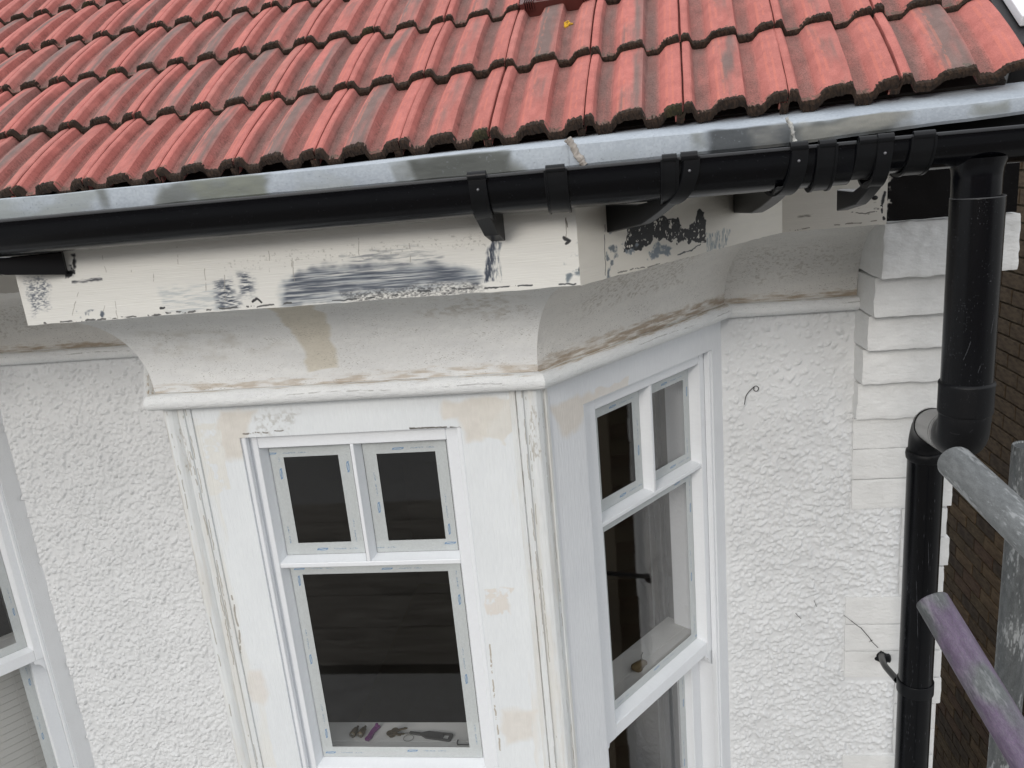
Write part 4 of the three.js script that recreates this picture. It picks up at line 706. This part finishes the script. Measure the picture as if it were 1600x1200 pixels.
// ------------------------------------------------------------------ lead flashing over the gutter
{
  const leadTex = (seed, dark, x0, x1) => paintTex({
    x0, x1, y0: 0, y1: 0.16, res: 1100, base: [164, 172, 180], mottle: 15, grain: [45, 45], seed, specks: 0.04, speckColor: [120, 126, 132],
    layers: dark.map(([a, b, c, d]) => ({ poly: [[a, -0.01], [b, -0.01], [b - 0.006, 0.037], [a + 0.004, 0.035]], color: c, warp: 0.03, wf: 16, cover: d, streak: [14, 40], alpha: 0.9, vary: 22, soft: 0.01, cs: 0.24 })),
  });
  const G1 = [96, 100, 98], G2 = [80, 83, 80], G3 = [116, 120, 118];
  const zf = 0.884, X = px => onZ(px, 300, zf).x;
  const sheets = [
    [-2.1, X(895), [[-2.1, X(150), [140, 146, 146], 0.6], [X(150), X(178), G1, 0.62], [X(235), X(300), G3, 0.6], [X(250), X(425), G1, 0.6], [X(290), X(425), [112, 116, 106], 0.56], [X(625), X(815), G3, 0.7], [X(650), X(800), G2, 1], [X(470), X(560), [150, 156, 158], 0.5]], 4.986, 4.988],
    [X(893), X(1236), [[X(1075), X(1100), G3, 0.6], [X(1100), X(1245), [58, 62, 65], 1], [X(1185), X(1245), [128, 128, 124], 0.5], [X(950), X(1010), [150, 158, 164], 0.42]], 4.988, 4.992],
    [X(1234), 0.60, [[X(1234), X(1410), [88, 91, 90], 1], [X(1250), X(1420), [124, 124, 118], 0.42], [X(1380), X(1420), [120, 124, 126], 0.5], [X(1500), X(1560), G3, 0.5]], 4.992, 5.006],
  ];
  const lead = thing('lead_flashing', 'pale grey stained lead flashing strip along the eaves above the gutter', 'flashing');
  sheets.forEach(([a, b, dark, yb0, yb1], n) => {
    const N = 50, pos = [], uv = [], idx = [];
    const xs = []; for (let i = 0; i <= N; i++) xs.push(mix(a, b, i / N));
    const lift = n === 1 ? 0.0012 : 0, skew = 0;
    for (const x of xs) {
      const f = (x - a) / (b - a), w = (fbm(x * 5, 3, 820 + n, 3) - 0.5) * 0.006, yb = mix(yb0, yb1, f) + (fbm(x * 11, 1, 830, 3) - 0.5) * 0.003, yc = 5.0215 + (x > 0.3 ? (x - 0.3) * 0.02 : 0) + (fbm(x * 8, 7, 840, 3) - 0.5) * 0.003, zb = zf + w + lift;
      const tz = 0.80 + 0.09 * x - 0.055, ty = 5.037 + 0.019 * (x + 0.036);
      const P = [[yb, zb - 0.003], [yb + 0.004, zb], [mix(yb, yc, 0.5), zb + 0.001], [yc - 0.0016, zb], [yc, zb - 0.0016], [mix(yc, ty, 0.5), mix(zb, tz, 0.5)], [ty, tz]];
      const V = [0, 0.004, 0.018, 0.034, 0.042, 0.08, 0.13];
      P.forEach(([y, z], k) => { pos.push(x + skew * (0.5 - k / 3) * (f > 0.98 ? 1 : 0), y, z); uv.push((x - a) / (b - a), V[k] / 0.16); });
    }
    for (let i = 0; i < N; i++) for (let k = 0; k < 6; k++) { const p = i * 7 + k; idx.push(p, p + 7, p + 8, p, p + 8, p + 1); }
    const g = new THREE.BufferGeometry(); g.setAttribute('position', new THREE.Float32BufferAttribute(pos, 3)); g.setAttribute('uv', new THREE.Float32BufferAttribute(uv, 2)); g.setIndex(idx);
    mesh('lead_sheet', toCreasedNormals(g, 0.5), std({ map: leadTex(850 + n * 9, dark, a, b), roughness: 0.72, side: THREE.DoubleSide, bumpMap: bumpOf(plasterBump, 4, 0.8), bumpScale: 0.0004 }), lead);
  });
  mesh('dark_gap_sheet', box(-2.1, 0.60, 4.955, 5.014, 0.838, 0.841), std({ color: new THREE.Color().setRGB(0.008, 0.008, 0.008), roughness: 0.95 }), lead);  // black sheet added so the gap between lead and gutter stays dark
  // lumpy sealant over the first lap
  const c = new THREE.CatmullRomCurve3([[886, 216], [893, 224], [899, 238], [909, 250], [914, 258]].map(([x, y]) => onZ(x, y, zf + 0.002)));
  mesh('sealant', roughen(new THREE.TubeGeometry(c, 40, 0.0048, 9), 0.0035, 160, 860), std({ color: new THREE.Color().setRGB(0.34, 0.31, 0.28), roughness: 0.9 }), lead);
  const c2 = new THREE.CatmullRomCurve3([[1229, 183], [1236, 195], [1238, 208], [1242, 222]].map(([x, y]) => onZ(x, y, zf + 0.001)));
  mesh('sealant', roughen(new THREE.TubeGeometry(c2, 40, 0.0026, 7), 0.003, 160, 861), std({ color: new THREE.Color().setRGB(0.42, 0.42, 0.40), roughness: 0.9 }), lead);
}

// ------------------------------------------------------------------ black gutter, brackets and downpipe
const pvcTex = dataTex(512, 512, (i, j) => { const n = (fbm(i / 40, j / 10, 870, 4) - 0.5) * 8, s = noise(i / 1.3, j / 1.3, 872) > 0.985 - 0.02 * fbm(i / 40, j / 40, 874, 3) ? 55 : 0; return [9 + n * 0.5 + s, 10 + n * 0.5 + s, 14 + n * 0.5 + s]; });
const pvc = phys({ specularIntensity: 0.5, map: pvcTex, roughness: 0.2 });
const pvcR = phys({ specularIntensity: 0.5, color: new THREE.Color().setRGB(0.0055, 0.006, 0.0072), roughness: 0.36 });
const pvcRimGlint = std({ color: new THREE.Color().setRGB(0.03, 0.032, 0.036), roughness: 0.45 });  // lighter than the trough: sky highlight on the lip put into the colour
const GZ = 0.852, GY = 4.988, GR = 0.0525;
function channel(x0, x1, R, T, drop, segs = 28, a0 = 0, a1 = Math.PI) {           // half-round trough along x
  const pos = [], idx = [], uv = [], ring = [];
  for (let k = 0; k <= segs; k++) { const a = mix(a0, a1, k / segs); ring.push([Math.cos(a) * R, -Math.sin(a) * R * drop]); }
  for (let k = segs; k >= 0; k--) { const a = mix(a0, a1, k / segs); ring.push([Math.cos(a) * (R - T), -Math.sin(a) * (R - T) * drop + (k === 0 || k === segs ? 0 : 0)]); }
  const n = Math.max(2, Math.round((x1 - x0) / 0.1)), P = ring.length;
  for (let i = 0; i <= n; i++) ring.forEach(([z, y], k) => { const x = mix(x0, x1, i / n); pos.push(x, y, z); uv.push(x / 0.5, k / P); });
  for (let i = 0; i < n; i++) for (let k = 0; k < P; k++) { const a = i * P + k, b = i * P + (k + 1) % P; idx.push(a, b, b + P, a, b + P, a + P); }
  for (const i of [0, n]) for (let k = 0; k < segs; k++) { const a = i * P + k, b = a + 1, c = i * P + P - 1 - k, d = c - 1; if (i) idx.push(a, b, d, a, d, c); else idx.push(a, d, b, a, c, d); }
  const g = new THREE.BufferGeometry(); g.setAttribute('position', new THREE.Float32BufferAttribute(pos, 3)); g.setAttribute('uv', new THREE.Float32BufferAttribute(uv, 2)); g.setIndex(idx); return toCreasedNormals(g, 0.7);
}
{
  const gut = thing('gutter', 'glossy black half-round plastic gutter running under the lead flashing', 'gutter', [0, GY, GZ]);
  mesh('trough', channel(-2.1, 0.335, GR, 0.0026, 1.12), pvc, gut);
  mesh('trough', channel(0.337, 0.70, GR + 0.0012, 0.0026, 0.9), pvc, gut);
  mesh('rim', rbox(-2.1, 0.335, -0.003, 0.002, GR - 0.005, GR + 0.0022, 0.0015), pvcRimGlint, gut); mesh('rim', rbox(0.337, 0.70, -0.002, 0.003, GR - 0.004, GR + 0.0034, 0.0015), pvcRimGlint, gut);
  const union = (x, w, tilt = 0) => { const dr = x > 0.3 ? 0.93 : 1.12, u = mesh('joint', channel(-w / 2, w / 2, GR + 0.0046, 0.003, dr), pvcR, gut); u.position.x = x; const k = mesh('clip', new THREE.CylinderGeometry(0.008, 0.008, w * 0.92, 16).rotateZ(Math.PI / 2).scale(1, 0.8, 0.8), pvcR, gut); k.position.set(x, 0.001, GR + 0.0005); for (const s of [-1, 1]) mesh('rib', channel(s * w / 2 - 0.0016, s * w / 2 + 0.0016, GR + 0.0060, 0.005, dr, 20).translate(x, 0, 0), pvcR, gut); u.rotation.y = tilt; };
  union(-0.078, 0.030); union(0.083, 0.022); union(0.296, 0.024); union(0.349, 0.026); union(0.421, 0.030);
  mesh('stop_end', new THREE.CylinderGeometry(GR + 0.004, GR + 0.004, 0.006, 30, 1, false, Math.PI / 2, Math.PI).rotateZ(Math.PI / 2).rotateX(0).translate(0.703, 0, 0), pvcR, gut);
  // running outlet below the trough
  mesh('outlet', new THREE.LatheGeometry([[0.040, -0.036], [0.0365, -0.044], [0.0336, -0.052], [0.0325, -0.062], [0.0325, -0.105], [0.029, -0.105]].map(p => new THREE.Vector2(...p)), 36).translate(0.512, 0, 0.004), pvc, gut);
}
function bracket(x, label, armTo, h0, h1, w = 0.020, k = 0) {
  const b = thing('gutter_bracket', label, 'bracket', [x, GY, GZ], 0, 'black gutter brackets');
  { const g = channel(-w / 2, w / 2, GR + 0.0062, 0.0045, 1.14, 36, 0, Math.PI * 0.9), p = g.attributes.position; for (let i = 0; i < p.count; i++) p.setX(i, p.getX(i) - k * (GR - p.getZ(i))); g.computeVertexNormals(); mesh('strap', g, pvcR, b); }
  mesh('clip', new THREE.CylinderGeometry(0.007, 0.007, w * 1.05, 14).rotateZ(Math.PI / 2).translate(0, 0.0015, GR + 0.002), pvcR, b);
  mesh('screw_head', new THREE.SphereGeometry(0.0022, 10, 8).translate(0, -0.018, GR + 0.0042), std({ color: 0x77777a, metalness: 0.6, roughness: 0.5 }), b);
  if (armTo) {                                                    // tapered arm from under the trough back to the fascia
    const [ax, az] = armTo, s = new THREE.Shape(), xs = -k * GR, L = Math.hypot(ax - x - xs, az - GZ), bot = -GR * 1.12 - 0.005;
    s.moveTo(-0.035, bot + 0.012); s.quadraticCurveTo(-0.005, bot - 0.008, L * 0.35, mix(bot - 0.014, h0 - GY, 0.5)); s.lineTo(L, h0 - GY); s.lineTo(L, h1 - GY); s.lineTo(L * 0.4, Math.min(h1 - GY, bot + 0.014)); s.lineTo(0.0, bot + 0.006); s.closePath();
    const g = new THREE.ExtrudeGeometry(s, { depth: w - 0.004, bevelEnabled: true, bevelSize: 0.0012, bevelThickness: 0.0012, bevelSegments: 1 }); g.translate(0, 0, -w / 2 + 0.002);
    const m = mesh('arm', g, pvcR, b); m.position.x = xs; m.rotation.y = Math.atan2(-(az - GZ), ax - x - xs);
  }
  return b;
}
bracket(-0.192, 'black gutter bracket with wedge foot on the bay front fascia', [-0.186, BZ + O_FAS], 4.885, 4.93, 0.026);
bracket(-1.075, 'black gutter bracket at the far end of the scraped bay fascia', [-0.945, BZ + O_FAS + 0.004], 4.888, 4.925, 0.022);
bracket(0.110, 'black gutter bracket with curved arm reaching the canted fascia', [-0.004, 0.722], 4.878, 4.922, 0.022, 0.6);
bracket(0.258, 'black gutter bracket with long arm reaching back to the plain cream fascia', [0.256, O_FAS], 4.856, 4.925, 0.022, 0.28);
bracket(0.371, 'black gutter bracket with short tail beside the screw head', [0.363, 0.735], 4.884, 4.915, 0.020);
{
  const dp = thing('downpipe', 'scuffed black downpipe with swan-neck offset on the white brick corner', 'downpipe', [0.69, 0, 0.25]);
  const off = new THREE.Group(); // parts are placed in house coordinates, then shifted to the pipe's foot
  const put = (name, geo, mat, x = 0, y = 0, z = 0) => { geo.translate(x - 0.69, y, z - 0.25); return mesh(name, geo, mat, dp); };
  const pipeTex = dataTex(512, 512, (i, j) => { const n = (fbm(i / 30, j / 60, 890, 4) - 0.5) * 8; let s = noise(i / 1.4, j / 1.4, 892) > 0.972 - 0.09 * sstep(0.5, 0.8, fbm(i / 50, j / 50, 894, 3)) ? 70 : 0; const scr = Math.abs(((i * 0.93 + j * 0.37 + fbm(j / 90, 3, 896, 2) * 90) % 210) - 40) < 0.8 && fbm(i / 30, j / 30, 898, 3) > 0.6 ? 60 : 0; return [9 + n * 0.5 + s + scr, 10 + n * 0.5 + s + scr, 13 + n * 0.5 + s + scr]; });
  const pm = phys({ specularIntensity: 0.5, map: pipeTex, roughness: 0.25 }), rough = phys({ specularIntensity: 0.5, map: pipeTex, roughness: 0.5 });
  const R1 = 0.0358, ux = 0.515, uz = 0.855, lx = 0.686, lz = 0.25, R2 = 0.0392;
  put('pipe', new THREE.LatheGeometry([[R1 - 0.004, 4.897], [R1 - 0.0006, 4.8975], [R1, 4.896], [R1, 4.76], [R1, 4.61]].map(p => new THREE.Vector2(...p)), 40), pm, ux, 0, uz);
  put('pipe_rim', new THREE.TorusGeometry(R1 - 0.001, 0.0011, 8, 40).rotateX(Math.PI / 2), std({ color: 0x3c3d3f, roughness: 0.7 }), ux, 4.897, uz);
  const RS = R1 + 0.0026;
  put('socket', roughen(new THREE.LatheGeometry([[R1, 4.626], [RS, 4.624], [RS + 0.0008, 4.6215], [RS, 4.618], [RS, 4.578], [RS - 0.0012, 4.5755], [R1 + 0.0004, 4.5745]].map(p => new THREE.Vector2(...p)), 40), 0.0004, 90, 41), rough, ux, 0, uz);
  const mid = new THREE.Vector3(ux + 0.004, 4.528, uz - 0.03), low = new THREE.Vector3(lx - 0.012, 4.362, lz + 0.06), dir = low.clone().sub(mid).normalize();
  const bend = (pts, r, name, mat) => { const c = new THREE.CatmullRomCurve3(pts, false, 'centripetal'); return put(name, new THREE.TubeGeometry(c, 40, r, 36), mat); };
  bend([new THREE.Vector3(ux, 4.584, uz), new THREE.Vector3(ux, 4.560, uz - 0.001), new THREE.Vector3(ux + 0.0015, 4.537, uz - 0.010), mid.clone(), mid.clone().addScaledVector(dir, 0.05)], R1 + 0.0005, 'elbow', rough);
  bend([mid.clone().addScaledVector(dir, 0.02), mid.clone().lerp(low, 0.5), low.clone()], R1 + 0.0012, 'offset_pipe', pm);
  const ring = (p, d, r, L, name) => { const g = roughen(new THREE.CylinderGeometry(r, r, L, 36, 2, true), 0.0007, 80, 43); g.applyQuaternion(new THREE.Quaternion().setFromUnitVectors(new THREE.Vector3(0, 1, 0), d)); return put(name, g, rough, p.x, p.y, p.z); };
  ring(mid.clone().addScaledVector(dir, 0.055), dir, R1 + 0.0032, 0.012, 'collar'); ring(low.clone().addScaledVector(dir, -0.03), dir, R1 + 0.0045, 0.016, 'collar');
  bend([low.clone().addScaledVector(dir, -0.04), low.clone(), new THREE.Vector3(lx - 0.002, 4.335, lz + 0.018), new THREE.Vector3(lx, 4.30, lz), new THREE.Vector3(lx, 4.262, lz)], R2 - 0.001, 'elbow', rough);
  put('collar', roughen(new THREE.LatheGeometry([[R2, 4.282], [R2 + 0.004, 4.280], [R2 + 0.0046, 4.272], [R2 + 0.003, 4.262], [R2, 4.258]].map(p => new THREE.Vector2(...p)), 40), 0.0012, 90, 44), rough, lx, 0, lz);
  put('pipe', new THREE.LatheGeometry([[R2, 0.05], [R2, 2], [R2, 3.2], [R2, 4.26]].map(p => new THREE.Vector2(...p)), 40), pm, lx, 0, lz);
  // holder bat: ring, arm and wall foot
  put('clip_ring', new THREE.LatheGeometry([[R2, 3.636], [R2 + 0.0035, 3.637], [R2 + 0.0035, 3.668], [R2 + 0.001, 3.669], [R2, 3.668]].map(p => new THREE.Vector2(...p)), 40), pvcR, lx, 0, lz);
  { const a = new THREE.Vector3(lx - 0.036, 3.652, lz - 0.02), b = new THREE.Vector3(0.684, 3.572, 0.0), c = new THREE.CatmullRomCurve3([a, a.clone().lerp(b, 0.5).add(new THREE.Vector3(-0.012, 0.006, 0)), b]); const g = new THREE.TubeGeometry(c, 20, 0.0085, 8); put('clip_arm', g, pvcR); put('wall_foot', roughen(new THREE.SphereGeometry(0.02, 20, 14).scale(1, 0.85, 0.6), 0.009, 80, 45), pvcR, 0.684, 3.57, 0.01); }
}

// ------------------------------------------------------------------ scaffold: tubes and the boards the photographer stands on
{
  const galv = (q, tint, tone = 94) => std({ map: dataTex(256, 512, (i, j) => { const w = sstep(0.54, 0.66, 0.55 * fbm(i / 30, j / 40, 900 + q, 4) + 0.45 * fbm(i / 4, j / 5, 903 + q, 3)), n = (fbm(i / 9, j / 9, 905 + q, 4) - 0.5) * 34 + (noise(i, j, 907 + q) - 0.5) * 18, p = tint * sstep(0.3, 0.58, fbm(i / 70, j / 40, 914 + q, 3)) * (0.55 + 0.45 * noise(i / 1.5, j / 1.5, 912)); let c = [tone + n, tone + 3 + n, tone + 4 + n]; c = [mix(c[0], 178, w * 0.7 * (1 - tint * 0.6)), mix(c[1], 181, w * 0.7 * (1 - tint * 0.6)), mix(c[2], 182, w * 0.7 * (1 - tint * 0.6))]; return [mix(c[0], 102 + n, p * 0.7), mix(c[1], 78 + n, p * 0.7), mix(c[2], 112 + n, p * 0.7)]; }), roughness: 0.5, metalness: 0.3 });
  const R = 0.02415;
  function tube(a, b, label, m) {
    const d = b.clone().sub(a), L = d.length(), t = thing('scaffold_tube', label, 'scaffold tube', a.toArray(), 0, 'scaffold tubes');
    t.quaternion.setFromUnitVectors(new THREE.Vector3(0, 1, 0), d.normalize());
    const g = new THREE.LatheGeometry([[R - 0.004, 0.004], [R - 0.004, -0.0], [R - 0.001, -0.0006], [R, 0.001], [R, L * 0.33], [R, L * 0.66], [R, L], [R - 0.004, L]].map(p => new THREE.Vector2(...p)), 40);
    const uv = g.attributes.uv, p = g.attributes.position; for (let i = 0; i < uv.count; i++) uv.setY(i, p.getY(i) / 0.9);
    mesh('tube_wall', g, m, t); mesh('tube_core', new THREE.CylinderGeometry(R - 0.0042, R - 0.0042, 0.002, 24).translate(0, 0.0035, 0), std({ color: 0x55585a, roughness: 0.9 }), t);
  }
  const e1 = onZ(1492, 722, 0.985), f1 = onZ(1600, 826, 1.16), e2 = onZ(1456, 938, 0.955), f2 = onZ(1600, 1178, 1.14);
  const ext = (a, b, L) => a.clone().addScaledVector(b.clone().sub(a).normalize(), L);
  tube(e1, ext(e1, f1, 1.75), 'silver galvanised scaffold tube, bare of purple, pointing at the downpipe bend', galv(0, 0, 120));
  tube(e2, ext(e2, f2, 1.75), 'scaffold tube with purple paint stains pointing at the downpipe', galv(1, 1));
  tube(new THREE.Vector3(0.668, 4.47, 0.735), new THREE.Vector3(0.668, 0.0, 0.735), 'upright grey scaffold standard in front of the brown brick wall', galv(2, 0));
  const wood = std({ map: dataTex(256, 1024, (i, j) => { const n = (noise(i / 2.2, j / 60, 930) - 0.5) * 36 + (fbm(i / 20, j / 60, 932, 4) - 0.5) * 44; return [104 + n, 100 + n, 92 + n]; }), roughness: 0.9 });
  for (let k = 0; k < 6; k++) { const g = planarUV(rbox(-2.2, 2.0, 3.37, 3.408, 1.25 + k * 0.232, 1.25 + k * 0.232 + 0.2305, 0.004), (x, y, z) => (z - 1.25) / 0.5, x => x / 2); tag(mesh('scaffold_board', g, wood), 'weathered softwood scaffold board of the working platform facing the bay', 'scaffold board', 'scaffold boards of the platform'); }
}

// ------------------------------------------------------------------ white bargeboard past the roof verge
{
  const b = thing('bargeboard', 'white bargeboard with black edge rising beside the roof verge', 'bargeboard', RO.toArray());
  b.rotation.set(0.5715, -0.0886, 0.0189, 'YZX');
  mesh('board', rbox(0.632, 0.80, -0.012, 0.006, -2.0, -0.118, 0.003), std({ color: new THREE.Color().setRGB(0.78, 0.81, 0.84), roughness: 0.4 }), b);
  mesh('edge_strip', rbox(0.618, 0.80, -0.10, -0.0135, -2.0, -0.075, 0.003), std({ color: new THREE.Color().setRGB(0.012, 0.012, 0.014), roughness: 0.5 }), b);
}

// ------------------------------------------------------------------ draw
const renderer = new THREE.WebGLRenderer({ antialias: true });
renderer.toneMapping = THREE.LinearToneMapping; renderer.toneMappingExposure = EXPOSURE;
renderer.shadowMap.enabled = true; renderer.shadowMap.type = THREE.PCFSoftShadowMap;
renderer.render(scene, camera);
